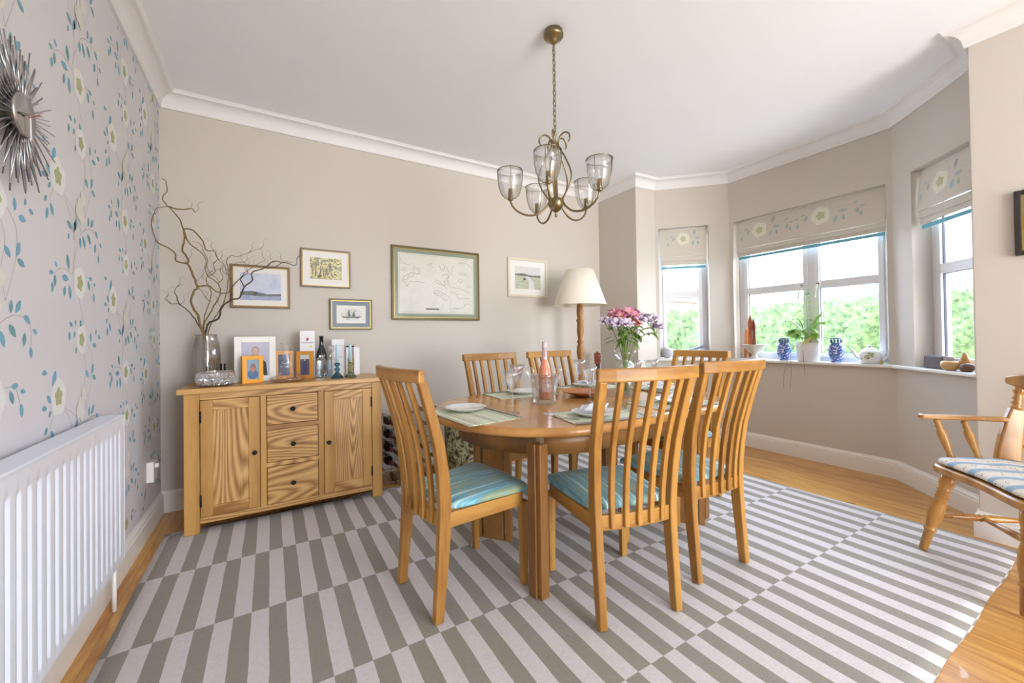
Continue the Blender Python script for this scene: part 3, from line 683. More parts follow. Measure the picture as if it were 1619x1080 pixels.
# ------------------------------------------------------------------ radiator
rad = thing('radiator', 'white ribbed panel radiator below the patterned wallpaper on the left wall', 'radiator', (XL, 1.0, 0))
zb, zt, xf = .235, .857, .10
y_a, y_b = -.75, 1.372      # local y
o = MB(); ys = []; PIT = .0525
y = y_b; k = 0
prof_y = []
yy = y_a
while yy <= y_b+1e-6:
    ph = ((y_b-.022-yy) % PIT)/PIT
    g = 1.0 if ph < .58 else (0.0 if .68 < ph < .90 else (1-(ph-.58)/.10 if ph < .68 else (ph-.90)/.10))
    if yy < y_a+.02 or yy > y_b-.02: g = 1
    prof_y.append((yy, g)); yy += PIT/12
prof_y[-1] = (y_b, 1)
zs = [(zb, 1), (zb+.028, 1), (zb+.036, .75), (zb+.045, .35), (zb+.056, .08), (zb+.068, 0), (zt-.098, 0), (zt-.086, .08), (zt-.075, .35), (zt-.066, .75), (zt-.058, 1), (zt-.012, 1)]
b0 = o.addv([(xf-.013*(1-g)*(1-e), yv, z) for z, e in zs for yv, g in prof_y]); NYp = len(prof_y)
for j in range(len(zs)-1):
    for i in range(NYp-1): q = b0+j*NYp+i; o.face([q, q+1, q+NYp+1, q+NYp], True)
o.build('front_panel', mat('radiator_white', (222, 228, 240), .3), rad)
o = MB(); o.loft([[(xf, y_, zt-.014), (xf+.002, y_, zt-.004), (xf-.004, y_, zt), (xf-.075, y_, zt), (xf-.075, y_, zt-.012), (xf-.066, y_, zt-.012), (xf-.066, y_, zt-.008), (xf-.012, y_, zt-.008), (xf-.012, y_, zt-.014)] for y_ in (y_a, y_b+.004)], False); o.build('top_rim', MATS['radiator_white'], rad)
o = MB(); o.box(xf-.075, xf-.062, y_a, y_b, zb, zt-.012); o.build('back_panel', MATS['radiator_white'], rad)
o = MB(); o.box(xf-.075, xf+.001, y_b-.001, y_b+.005, zb, zt-.004); o.build('end_panel', MATS['radiator_white'], rad, bevel=.002)
o = MB(); o.tube([(xf-.04, y_b-.03, zb+.04), (xf-.04, y_b+.035, zb+.04)], .010); o.lathe([(.014, .195), (.017, .2), (.017, .245), (.013, .25), (.013, .3)], (xf-.04, y_b+.03, 0), 14, cap=True); o.tube([(xf-.04, y_b+.03, .2), (xf-.04, y_b+.03, .0)], .008)
o.build('valve_pipe', M_white, rad)
for y_ in (y_b-.2, y_a+.4):
    o = MB(); o.box(.001, xf-.07, y_-.012, y_+.012, zb+.08, zt-.08); o.build('bracket', M_white, rad)

# wall socket
so = thing('wall_switch', 'small white wall plate with a round dial low on the papered wall', 'switch', (XL, 3.27, .375))
o = MB(); o.box(0, .035, -.045, .045, -.062, .062); o.build('plate', M_white, so, bevel=.004)
o = MB(); o.lathe([(.0, .052), (.014, .050), (.016, .035)], (0, .005, .03), 16, ax='x'); o.build('dial', M_white, so)

# ------------------------------------------------------------------ sunburst clock
ck = thing('wall_clock', 'silver sunburst wall clock with thin radiating rods on the patterned wallpaper', 'clock', (XL, 1.706, 1.83))
rr_ = random.Random(5)
for i in range(96):
    a = 2*math.pi*i/96+rr_.uniform(-.015, .015); L = (.222, .195, .212, .18)[i % 4]+rr_.uniform(-.008, .004); x_ = .018+.010*(i % 3)
    o = MB(); o.tube([(x_+.004, .03*math.cos(a), .03*math.sin(a)), (x_, L*math.cos(a), L*math.sin(a))], .0017, 5); o.build('ray', M_steel if i % 3 else M_steel2, ck)
o = MB(); o.lathe([(.0, .05), (.056, .05), (.060, .047), (.060, .042), (.03, .02), (.03, .0)], (0, 0, 0), 40, ax='x'); o.build('dial', mat('satin_silver', (176, 170, 166), .25, metal=.9), ck)
o = MB(); o.bar([(.056, 0, 0), (.056, -.045, -.012)], .006, .002, (0, 0, 1)); o.build('hour_hand', M_steel2, ck)
o = MB(); o.bar([(.058, 0, 0), (.058, .004, -.07)], .004, .002, (0, 1, 0)); o.build('minute_hand', mat('hand_white', (230, 230, 232), .3), ck)
o = MB(); o.bar([(.060, -.01, -.008), (.060, .05, .028)], .003, .002, (0, 0, 1)); o.build('second_hand', mat('hand_red', (150, 40, 56), .4), ck)

# ------------------------------------------------------------------ place settings
TT = TZ+.0005
def strip_mat(name, cs, sc_, axis=1, rough=.8):
    if name in MATS: return MATS[name]
    m, n, l, b = new_mat(name)
    t = n.new('ShaderNodeTexCoord'); mp = n.new('ShaderNodeMapping'); s = [0, 0, 0]; s[axis] = sc_; mp.inputs['Scale'].default_value = s; l.new(t.outputs['Object'], mp.inputs[0])
    nn = n.new('ShaderNodeTexNoise'); nn.inputs['Scale'].default_value = 1; nn.inputs['Detail'].default_value = 2; l.new(mp.outputs[0], nn.inputs['Vector'])
    r = n.new('ShaderNodeValToRGB'); r.color_ramp.interpolation = 'CONSTANT'; cr = r.color_ramp
    k = len(cs); cr.elements[0].color = col(cs[0]); cr.elements[0].position = 0; cr.elements[1].color = col(cs[-1]); cr.elements[1].position = .36+.28*(k-1)/k
    for i in range(1, k-1): e = cr.elements.new(.36+.28*i/k); e.color = col(cs[i])
    l.new(nn.outputs[0], r.inputs[0]); l.new(r.outputs[0], b.inputs['Base Color']); b.inputs['Roughness'].default_value = rough
    MATS[name] = m; return m
M_mat = strip_mat('placemat_stripe', [(150, 152, 138), (218, 222, 196), (230, 230, 210), (200, 212, 184), (226, 228, 210), (150, 156, 146)], 60)
M_nap = strip_mat('napkin_stripe', [(232, 232, 236), (228, 230, 236), (236, 234, 238), (168, 176, 200), (234, 232, 236), (222, 226, 234)], 34)
M_china = mat('white_china', (232, 234, 234), .18, coat=.4)
M_chb = mat('china_blue_sprig', (96, 112, 150), .3)
def placemat(label, x, y, rz):
    m_ = thing('placemat', label, 'placemat', (x, y, TT), R_(rz), 'striped placemats')
    o = MB(); w_, h_ = .225, .145
    pts = [(-w_, .004), (-w_+.02, .003), (0, .002), (w_-.03, .003), (w_, .006)]
    o.loft([[(px, -h_, 0), (px, h_, 0), (px, h_, pz), (px, -h_, pz)] for px, pz in pts], False); o.build('cloth', M_mat, m_, bevel=.0008)
    o = MB(); o.tube([(-w_, -h_-.004, .005), (w_, -h_-.004, .005)], .0045, 8); o.build('rolled_hem', mat('mat_hem', (150, 146, 138), .8), m_)
    return m_
def plate(label, x, y, z=.006, seed=1, pc=True):
    p_ = thing('plate', label, 'plate', (x, y, TT+z), 0, 'white dinner plates')
    o = MB(); o.lathe([(0, .003), (.06, .003), (.066, .001), (.070, .0), (.074, .004), (.092, .010), (.112, .019), (.114, .0205), (.112, .021), (.092, .0135), (.076, .008), (.0, .0065)], (0, 0, 0), 48); o.build('dish', M_china, p_)
    q = random.Random(seed); o = MB()
    for i in range(9):
        a = q.uniform(0, 6.28); r_ = q.choice([.098, .103, .095, .05]); z_ = .0085 if r_ < .07 else .0175+(r_-.103)*.45
        ln = q.uniform(.008, .016); c_, s_ = math.cos(a), math.sin(a)
        P_ = [(r_*c_-s_*t_*ln+c_*w_*.003, r_*s_+c_*t_*ln+s_*w_*.003, z_) for t_, w_ in ((-1, 0), (0, -1), (1, 0), (0, 1))]
        o.poly(P_)
    o.build('printed_sprigs', M_chb, p_)
    return p_
placemat('green and cream striped placemat at the left end of the table', .895, 1.885, 90+4)
placemat('green and cream striped placemat before the angled chair nearest the camera', 1.43, 1.515, -10)
placemat('green and cream striped placemat at the front of the table before the right-hand front chair', 2.02, 1.53, -4)
placemat('green and cream striped placemat at the back of the table behind the two wine glasses', 1.50, 2.37, 176)
placemat('green and cream striped placemat at the back of the table below the floor lamp', 2.14, 2.38, 180)
placemat('green and cream striped placemat at the window end of the table', 2.47, 1.93, -88)
plate('white plate on the placemat at the left end of the table', .915, 2.02, seed=1)
plate('white plate partly under a folded napkin before the chair nearest the camera', 1.39, 1.515, seed=2)
plate('white plate at the front of the table before the right-hand front chair', 2.04, 1.525, seed=3)
plate('white plate on the placemat behind the two wine glasses', 1.53, 2.40, seed=4)
plate('white plate on the back placemat below the floor lamp', 2.14, 2.41, seed=5)
plate('white plate on the placemat at the window end of the table', 2.46, 1.95, seed=6)
def napkin(label, x, y, rz, w_=.085, h_=.060, z=.036):
    o = MB(); q = random.Random(int(x*100)); g = []
    nx, ny = 14, 10
    for k in (0, 1):
        for j in range(ny+1):
            for i in range(nx+1):
                u = i/nx*2-1; v = j/ny*2-1
                g.append((u*w_*(1-.15*v*v), v*h_, .007*math.sin(u*3.1+v*2)+.005*math.sin(v*6+u)+(.009 if k else .003)))
    b0 = o.addv(g); st = (nx+1)*(ny+1)
    for k in (0, 1):
        for j in range(ny):
            for i in range(nx): a = b0+k*st+j*(nx+1)+i; o.face([a, a+1, a+nx+2, a+nx+1], True)
    ed = [j*0+i for i in range(nx)]+[nx+(nx+1)*j for j in range(ny)]+[(nx+1)*ny+i for i in range(nx, 0, -1)]+[(nx+1)*j for j in range(ny, 0, -1)]
    for i in range(len(ed)): a, c_ = ed[i], ed[(i+1) % len(ed)]; o.face([b0+a, b0+c_, b0+st+c_, b0+st+a], True)
    return tag(o.build('napkin', M_nap, None, loc=(x, y, TT+z), rz=R_(rz)), label, 'napkin', 'folded cloth napkins')
napkin('folded white napkin with blue stripes on the plate nearest the camera', 1.40, 1.53, 30)
napkin('folded white napkin with blue stripes on the plate before the right-hand front chair', 2.04, 1.53, 12)
napkin('folded white napkin with blue stripes on the plate at the window end', 2.45, 1.96, 80)
napkin('white napkin with blue stripes on the plate below the floor lamp', 2.14, 2.41, 5)
def cutlery(kind, label, x, y, rz, group):
    f_ = thing(kind, label, kind, (x, y, TT+.0075), R_(rz), group)
    o = MB(); o.bar([(0, -.1, 0), (0, -.06, .001), (0, 0, .003), (0, .03, .005)], [.016, .012, .006, .006], .002, (1, 0, 0)); o.build('handle', M_steel, f_, bevel=.0006)
    if kind == 'fork':
        o = MB(); o.bar([(0, .03, .005), (0, .045, .004), (0, .06, .004)], [.008, .024, .026], .0018, (1, 0, 0))
        for dx in (-.0105, -.0035, .0035, .0105): o.bar([(dx, .058, .004), (dx, .08, .006), (dx, .10, .011)], .0034, .0016, (1, 0, 0))
        o.build('tines', M_steel, f_)
    else:
        o = MB(); o.bar([(0, .03, .005), (0, .045, .005), (.002, .09, .005), (.004, .12, .005)], [.010, .020, .019, .004], .0012, (1, 0, 0)); o.build('blade', M_steel, f_)
    return f_
cutlery('fork', 'silver fork beside the plate nearest the camera', 1.215, 1.56, 22, 'silver cutlery at the place settings')
cutlery('knife', 'silver knife right of the plate nearest the camera', 1.615, 1.47, -10, 'silver cutlery at the place settings')
cutlery('knife', 'silver knife beside the front plate before the right-hand chair', 2.20, 1.50, -4, 'silver cutlery at the place settings')
cutlery('fork', 'silver fork left of the front plate before the right-hand chair', 1.84, 1.56, 0, 'silver cutlery at the place settings')
cutlery('knife', 'silver knife behind the plate at the left end of the table', .93, 2.17, 95, 'silver cutlery at the place settings')

def wine_glass(label, x, y, h_=.225, r_=.047, tumb=False):
    g_ = thing('wine_glass', label, 'glass', (x, y, TT), 0, 'cut stemmed wine glasses')
    o = MB(); o.lathe([(.0, .0), (.036, .0), (.037, .002), (.02, .005), (.008, .010), (.006, .02)], (0, 0, 0), 24); o.build('foot', M_glass, g_)
    o = MB(); o.lathe([(.006, .02), (.0055, .05), (.0075, .07), (.0055, .085), (.007, h_*.48)], (0, 0, 0), 12); o.build('stem', M_glass, g_)
    o = MB(); o.lathe([(.004, h_*.48), (.012, h_*.50), (.020, h_*.57), (.029, h_*.70), (.038, h_*.86), (r_, h_), (r_-.0022, h_), (.0358, h_*.86), (.0265, h_*.70), (.017, h_*.58), (.0, h_*.53)], (0, 0, 0), 48, flute=(12, .035)); o.build('bowl', M_crys, g_)
    return g_
g0 = wine_glass('tall cut wine glass nearest the placemat at the left end of the table', 1.095, 1.815)
def wg(label, x, y, s_=1.0):
    c_ = copy_tree(g0); c_.location = (x, y, TT); c_['label'] = label; c_.scale = (s_, s_, s_); return c_
wg('cut wine glass just behind the nearest wine glass, left of the ice bucket', 1.365, 2.20)
wg('cut wine glass standing behind the wooden bowl, in front of the floor lamp', 2.00, 2.33)
wg('cut wine glass between the wooden bowl and the chair nearest the camera', 1.66, 1.84, .97)
wg('cut wine glass right of the flower vase, the left of three together', 2.22, 1.98, 1)
wg('cut wine glass right of the flower vase, the middle of three together', 2.31, 1.92, 1)
wg('cut wine glass right of the flower vase, the right of three together', 2.34, 2.10, .95)
# ice bucket and bottle
ib_ = thing('ice_bucket', 'clear heavy glass ice bucket with two curled handles holding a pink bottle', 'ice bucket', (1.41, 1.965, TT))
o = MB(); o.lathe([(0, 0), (.060, 0), (.068, .006), (.072, .03), (.078, .10), (.083, .17), (.084, .178), (.080, .178), (.075, .11), (.066, .035), (.055, .028), (0, .026)], (0, 0, 0), 40); o.build('bucket_body', M_crys, ib_)
for s_ in (-1, 1):
    u = Vector((math.cos(yaw), -math.sin(yaw), 0))*s_
    pts = smooth_path([u*.082+Vector((0, 0, .12)), u*.092+Vector((0, 0, .165)), u*.105+Vector((0, 0, .198)), u*.088+Vector((0, 0, .215)), u*.068+Vector((0, 0, .205)), u*.066+Vector((0, 0, .185)), u*.078+Vector((0, 0, .175))], 5)
    o = MB(); o.tube(pts, .0065, 8); o.build('handle', M_crys, ib_)
bo = thing('bottle', 'bottle of pink sparkling wine with a pink foil neck standing in the ice bucket', 'bottle', (1.415, 1.965, TT+.028))
o = MB(); o.lathe([(0, 0), (.034, 0), (.038, .006), (.039, .02), (.039, .135), (.036, .165), (.027, .20), (.018, .228), (.0145, .25), (.0142, .27), (0, .27)], (0, 0, 0), 32); o.build('glass_body', mat('pink_wine_glass', (226, 138, 106), .06, coat=.8), bo)
o = MB(); o.lathe([(.0175, .225), (.0158, .245), (.0150, .27), (.0150, .305), (.0175, .308), (.0175, .318), (.0150, .322), (.0150, .345), (.0, .346)], (0, 0, 0), 24); nk = o.build('foil', mat('pink_foil', (222, 200, 206), .32, metal=.35, bump=.5, bscale=220), bo)
o = MB(); o.lathe([(.0395, .045), (.0395, .115)], (0, 0, 0), 32); 
lab = MB(); a0 = -R_(113)-0; pts = []
for k in range(9):
    a = a0-R_(42)+R_(84)*k/8; pts.append((.0398*math.cos(a), .0398*math.sin(a)))
rr0 = [[(x, y, .045) for x, y in pts], [(x, y, .118) for x, y in pts]]
lab.loft(rr0, True, cap=False, close=False); lb_ = lab.build('label', mat('pink_label', (238, 200, 194), .6), bo)
dirv = (math.cos(a0), math.sin(a0))
text('CANTI', 'label_text', .016, mat('label_ink', (70, 48, 50), .6), bo, (.0405*dirv[0], .0405*dirv[1], .098), (R_(90), 0, a0+R_(90)))
text('ROSE', 'label_small_text', .008, MATS['label_ink'], bo, (.0405*dirv[0], .0405*dirv[1], .077), (R_(90), 0, a0+R_(90)))
text('CANTI', 'neck_text', .012, MATS['label_ink'], bo, (.0168*dirv[0], .0168*dirv[1], .270), (R_(90), R_(-90), a0+R_(90)))
# wooden bowl
wb = MB(); wb.lathe([(0, .004), (.05, 0), (.055, .002), (.10, .016), (.148, .034), (.150, .037), (.145, .038), (.095, .022), (.05, .012), (0, .010)], (0, 0, 0), 48)
tag(wb.build('wooden_bowl', wood('teak', (190, 120, 66), (150, 84, 40), 'x', rings=.3, rough=.35, freq=6, fine=.6), None, loc=(1.80, 2.06, TT)), 'shallow round teak bowl in the middle of the table', 'bowl')
# flower vase
VX, VY = 2.06, 1.93
o = MB(); o.lathe([(0, 0), (.060, 0), (.064, .004), (.066, .02), (.066, .19), (.062, .205), (.046, .222), (.040, .235), (.046, .25), (.068, .272), (.074, .30), (.0715, .30), (.064, .272), (.042, .25), (.036, .235), (.042, .22), (.058, .203), (.062, .19), (.062, .02), (.055, .012), (0, .011)], (0, 0, 0), 40)
tag(o.build('glass_vase', M_glass, None, loc=(VX, VY, TT)), 'clear glass waisted vase of cut flowers on the table', 'vase')
o = MB(); o.lathe([(0, .013), (.055, .014), (.0605, .022), (.0605, .15), (0, .15)], (0, 0, 0), 32)
tag(o.build('vase_water', glass('water', tint=(.93, .97, .92), clear=.9), None, loc=(VX, VY, TT)), 'clear water filling the lower part of the flower vase', 'water')
M_st = mat('flower_stem_green', (112, 152, 60), .5); M_lf = mat('flower_leaf_green', (104, 150, 54), .45, var=.3, bscale=30)
M_pk = mat('petal_pink', (226, 140, 176), .5, var=.22, bscale=60); M_pw = mat('petal_lilac_white', (226, 214, 232), .5, var=.12, bscale=60); M_pu = mat('petal_dark_streak', (96, 60, 112), .5)
M_coral = mat('petal_coral', (232, 110, 120), .5)
fr_ = random.Random(11)
def leaf_mesh(o, p, d, L, wd, droop=.3):
    d = Vector(d).normalized(); sd = d.cross(Vector((0, 0, 1))).normalized(); pts = []
    rings = []
    for t_, w_ in ((0, .15), (.2, .7), (.45, 1), (.7, .75), (.9, .3), (1, .03)):
        c_ = Vector(p)+d*L*t_+Vector((0, 0, -droop*L*t_*t_)); rings.append([c_-sd*wd*w_, c_+Vector((0, 0, -.15*wd*w_)), c_+sd*wd*w_])
    o.loft(rings, True, cap=False, close=False)
def flower_head(o, c_, ax, s_, m0, m1):
    ax = Vector(ax).normalized(); u = ax.orthogonal().normalized(); v = ax.cross(u)
    for k in range(6):
        a = k*math.pi/3; r_ = u*math.cos(a)+v*math.sin(a); t_ = -u*math.sin(a)+v*math.cos(a); o.m = m0
        wd = s_*(.34 if k % 2 else .24); base = Vector(c_)
        rings = [[base+r_*s_*q*fl_+ax*s_*h_-t_*wd*w_, base+r_*s_*q*fl_+ax*s_*h_*1.03, base+r_*s_*q*fl_+ax*s_*h_+t_*wd*w_] for q, h_, w_, fl_ in ((.05, 0, .2, 1), (.25, .5, .6, 1), (.55, .9, 1, 1), (.9, 1.05, .75, 1), (1.12, 1.0, .1, 1))]
        o.loft(rings, True, cap=False, close=False)
        if k % 2 == 0:
            o.m = m1; n0 = ax*.02*s_; o.poly([base+r_*s_*.2+ax*s_*.47-t_*wd*.22+n0, base+r_*s_*.55+ax*s_*.98-t_*wd*.22, base+r_*s_*.75+ax*s_*1.05, base+r_*s_*.55+ax*s_*.98+t_*wd*.22, base+r_*s_*.2+ax*s_*.47+t_*wd*.22+n0])
    o.m = m1
    for k in range(4):
        a = k*1.6; q = base+ax*s_*1.1+(u*math.cos(a)+v*math.sin(a))*s_*.16; o.tube([base+ax*s_*.2, q], .0009, 4)
IMR = Vector((math.cos(yaw), -math.sin(yaw), 0)); IMF = Vector((math.sin(yaw), math.cos(yaw), 0))
#          lateral, depth, height of head cluster, colour
LBL = ['leftmost lilac-white alstroemeria stem in the glass vase', 'left-hand pink alstroemeria stem at the top of the vase', 'front pink alstroemeria stem in the middle of the bunch', 'right-hand pink alstroemeria stem, topmost of the bunch', 'pink alstroemeria stem at the back of the bunch', 'lilac-white alstroemeria stem low at the front left of the bunch', 'stem with small coral-pink blooms low at the front of the bunch', 'lilac-white alstroemeria stem just right of the pink blooms', 'tall lilac-white alstroemeria stem, second from the right in the vase', 'rightmost lilac-white alstroemeria stem, bending towards the window', 'lilac-white alstroemeria stem behind the pink blooms', 'lilac-white alstroemeria stem in the middle front, beneath the pink blooms']
STM = [(-.115, .00, .50, 'w'), (-.055, .03, .535, 'p'), (-.02, -.04, .53, 'p'), (.045, .0, .54, 'p'), (.03, .06, .50, 'p'), (-.05, -.08, .465, 'w'), (.03, -.08, .465, 'c'), (.11, .03, .51, 'w'), (.165, -.02, .50, 'w'), (.215, .01, .455, 'w'), (.0, .08, .48, 'w'), (-.02, -.06, .47, 'w')]
for i, (lx, dd, hh, cc) in enumerate(STM):
    st = thing('flower_stem', LBL[i], 'flower', (VX, VY, TT), 0, {'p': 'pink cut flowers in the vase', 'w': 'lilac-white cut flowers in the vase', 'c': 'coral flower in the vase'}[cc])
    top = IMR*lx+IMF*dd+Vector((0, 0, hh)); ft = -IMR*lx*.22-IMF*dd*.25+Vector((0, 0, .02+.002*i))
    nk_ = (IMR*lx+IMF*dd)*.14+Vector((0, 0, .235))
    mo_ = (IMR*lx+IMF*dd)*.26+Vector((0, 0, .31))
    path = smooth_path([ft, nk_, mo_, mo_*.45+top*.55+Vector((0, 0, .02)), top-Vector((0, 0, .05))], 5)
    o = MB(); o.tube(path, .0028, 6); o.build('stem', M_st, st)
    o = MB()
    for k in range(5):
        t_ = .60+.40*k/5; p_ = path[int(t_*(len(path)-1))]; a = fr_.uniform(0, 6.28)
        leaf_mesh(o, p_, (math.cos(a)+(IMR*lx).x*3, math.sin(a)+(IMR*lx).y*3, .5), fr_.uniform(.08, .13), fr_.uniform(.011, .018), fr_.uniform(.2, .9))
    o.build('leaves', M_lf, st)
    for k in range(4 if cc != 'c' else 2):
        a = k*1.57+i; off = Vector((math.cos(a), math.sin(a), 0))*.022; hd = top+off+Vector((0, 0, fr_.uniform(-.02, .01)))
        b0_ = top-Vector((0, 0, .05)); o = MB(); o.tube([b0_, hd], .0016, 5)
        o.build('flower_stalk', M_st, st)
        o = MB(); flower_head(o, hd, off*18+IMR*lx*2-IMF*.35+Vector((0, 0, .55)), fr_.uniform(.034, .042), 0, 1)
        o.build('bloom', [{'p': M_pk, 'w': M_pw, 'c': M_coral}[cc], M_pu if cc == 'w' else mat('petal_yellow', (232, 200, 120), .5)], st)

# ------------------------------------------------------------------ things on the sideboard
ST = ZT+.0005
gv = MB(); gv.lathe([(0, 0), (.058, 0), (.066, .006), (.072, .05), (.079, .12), (.079, .19), (.070, .27), (.058, .315), (.062, .33), (.059, .33), (.054, .315), (.066, .27), (.075, .19), (.075, .12), (.067, .05), (.055, .016), (0, .014)], (0, 0, 0), 36, flute=(9, .02))
tag(gv.build('glass_vase', M_smoke, None, loc=(-.372, 3.375, ST)), 'tall smoky cut-glass vase holding twisted willow branches on the sideboard', 'vase')
M_wil = mat('willow_bark', (138, 112, 62), .7, var=.3, bscale=40); M_wild = mat('willow_bark_dark', (82, 66, 54), .7, var=.2, bscale=40)
base = (-.367, .92)
WB = [
 ('tallest twisted willow branch, reaching up in front of the corner of the room', M_wil, .0072, [
  [(-.39,1.265),(-.402,1.34),(-.44,1.414),(-.427,1.5),(-.41,1.533),(-.439,1.628),(-.459,1.68),(-.455,1.712),(-.484,1.768),(-.471,1.828),(-.475,1.902),(-.499,1.973),(-.548,2.034),(-.58,2.086),(-.559,2.148),(-.567,2.204),(-.587,2.223)],
  [(-.459,1.68),(-.517,1.696),(-.525,1.748),(-.605,1.802),(-.615,1.83),(-.63,1.90),(-.62,1.97),(-.60,2.02),(-.556,2.033),(-.548,2.034)],
  [(-.548,2.034),(-.491,2.027),(-.433,2.042),(-.416,2.017)],
  [(-.475,1.902),(-.425,1.897),(-.374,1.828),(-.357,1.775),(-.313,1.774),(-.291,1.716),(-.26,1.685),(-.251,1.608)],
  [(-.475,1.902),(-.45,1.819),(-.4,1.771),(-.366,1.731),(-.349,1.645),(-.296,1.583)],
  [(-.41,1.533),(-.349,1.542),(-.306,1.506),(-.243,1.498),(-.224,1.566),(-.251,1.642),(-.26,1.685)]]),
 ('thin brown willow branch rising from the middle of the sideboard vase', M_wil, .0045, [
  [(-.377,1.27),(-.342,1.363),(-.324,1.407),(-.288,1.485),(-.297,1.561),(-.349,1.602),(-.366,1.666),(-.349,1.7),(-.374,1.774),(-.391,1.815),(-.434,1.832)],
  [(-.297,1.561),(-.27,1.60),(-.285,1.65),(-.262,1.70)], [(-.349,1.602),(-.31,1.64),(-.32,1.69),(-.29,1.72)]]),
 ('long dark willow branch sweeping right in front of the first picture', M_wild, .0062, [
  [(-.36,1.281),(-.298,1.32),(-.28,1.397),(-.225,1.454),(-.179,1.467),(-.15,1.547),(-.103,1.595),(-.102,1.653),(-.024,1.693),(.026,1.744),(.107,1.739),(.17,1.726),(.181,1.787),(.218,1.812)],
  [(-.225,1.454),(-.215,1.544),(-.169,1.614),(-.131,1.662),(-.073,1.712),(-.024,1.751)],
  [(-.15,1.547),(-.17,1.60),(-.13,1.65),(-.14,1.69)], [(-.024,1.693),(.03,1.70),(.09,1.745),(.15,1.75)]]),
 ('low dark willow branch curving out to the left of the vase', M_wild, .0045, [
  [(-.411,1.291),(-.453,1.36),(-.502,1.412),(-.551,1.421),(-.583,1.451)], [(-.502,1.412),(-.53,1.485),(-.526,1.527),(-.493,1.55)]]),
 ('thin willow branch arching over the left edge of the first picture', M_wil, .0038, [
  [(-.35,1.27),(-.30,1.38),(-.255,1.50),(-.242,1.653),(-.251,1.731),(-.223,1.766),(-.186,1.759),(-.12,1.799),(-.053,1.829)], [(-.242,1.653),(-.20,1.71),(-.15,1.72),(-.11,1.68)]]),
 ('slender willow branch curling in the middle of the bunch', M_wil, .0036, [
  [(-.39,1.265),(-.376,1.362),(-.35,1.439),(-.341,1.515),(-.367,1.579),(-.353,1.634),(-.296,1.671),(-.26,1.63)], [(-.35,1.439),(-.39,1.50),(-.42,1.56),(-.40,1.60)]])]
wr = random.Random(21)
for i, (lbl, mt_, r0, paths) in enumerate(WB):
    br = thing('willow_branch', lbl, 'branch', (-.005, 3.375+.018*(i-2.5), 0), 0, 'twisted willow branches in the vase')
    def yy_(z, k): return .022*math.sin(z*9+i*2)+(.0 if k == 0 else .0)
    for k, p in enumerate(paths):
        pts = [(x, yy_(z, k), z) for x, z in p]
        if k == 0: pts = [(-.367+.012*math.cos(i*1.1), -.012*(i-2.5), ST+.02), (-.367+.02*math.cos(i*2.0), 0, 1.10)]+pts
        pts = smooth_path(pts, 4); N_ = len(pts)
        pts = [p_+Vector((wr.uniform(-.0025, .0025), wr.uniform(-.003, .003), wr.uniform(-.0025, .0025))) if 0 < q < N_-1 else p_ for q, p_ in enumerate(pts)]
        rb = r0*1.18 if k == 0 else r0*.68
        o = MB(); o.tube(pts, [rb*(1-.78*q/N_) for q in range(N_)], 6)
        b_ = o.build('stem' if k == 0 else 'side_twig', mt_, br)
    o = MB()
    for q in range(9):
        p = wr.choice(paths); x, z = p[wr.randrange(2, len(p))]; s_ = wr.choice((-1, 1))
        pts = smooth_path([(x, yy_(z, 0), z), (x+s_*.02, yy_(z, 0), z+.03), (x+s_*.015, yy_(z, 0)+.01, z+.06), (x+s_*.05, yy_(z, 0), z+.085)], 4)
        if all(-.628 < q_.x for q_ in pts): o.tube(pts, [.0015-.00008*w_ for w_ in range(len(pts))], 4)
    tag(o.build('fine_twigs', mt_, br), kind='stuff')
# cut glass bowl with diamond facets
def facet_lathe(name, prof, loc, mt_, seg=40, amp=.035, z0=0, z1=1, diamonds=18, rows=3, par=None):
    o = MB(); rings = []
    for r_, z in prof:
        ring = []
        for i in range(seg*2):
            a = math.pi*i/seg; t_ = (z-z0)/(z1-z0); f_ = 0
            if 0 < t_ < 1 and r_ > 0: f_ = amp*(abs(math.sin(diamonds*a/2+t_*rows*math.pi))*abs(math.sin(diamonds*a/2-t_*rows*math.pi)))
            ring.append(((r_*(1-f_))*math.cos(a), (r_*(1-f_))*math.sin(a), z))
        rings.append(ring)
    o.loft(rings, False, cap=False); ob = o.build(name, mt_, par); ob.location = loc; return ob
pz = [(0, 0), (.07, 0), (.09, .008)]+[(.098+.012*math.sin(k/13*math.pi), .012+.07*k/13) for k in range(14)]+[(.104, .09), (.099, .09), (.094, .05), (.085, .018), (0, .014)]
cb = facet_lathe('cut_glass_bowl', pz, (-.30, 3.165, ST), M_cut, 48, .16, .012, .082, 20, 3)
tag(cb, 'wide cut-glass bowl with diamond facets at the left end of the sideboard', 'bowl')
for i, x in enumerate((-.288, -.268)):
    o = MB(); o.lathe([(0, 0), (.006, 0), (.006, .13), (0, .132)], (0, 0, 0), 10)
    tag(o.build('black_taper', M_blackg, None, loc=(x, 3.33, ST)), 'slim black stick standing behind the cut-glass bowl, %s one' % ('left' if i == 0 else 'right'), 'stick', 'pair of slim black sticks')

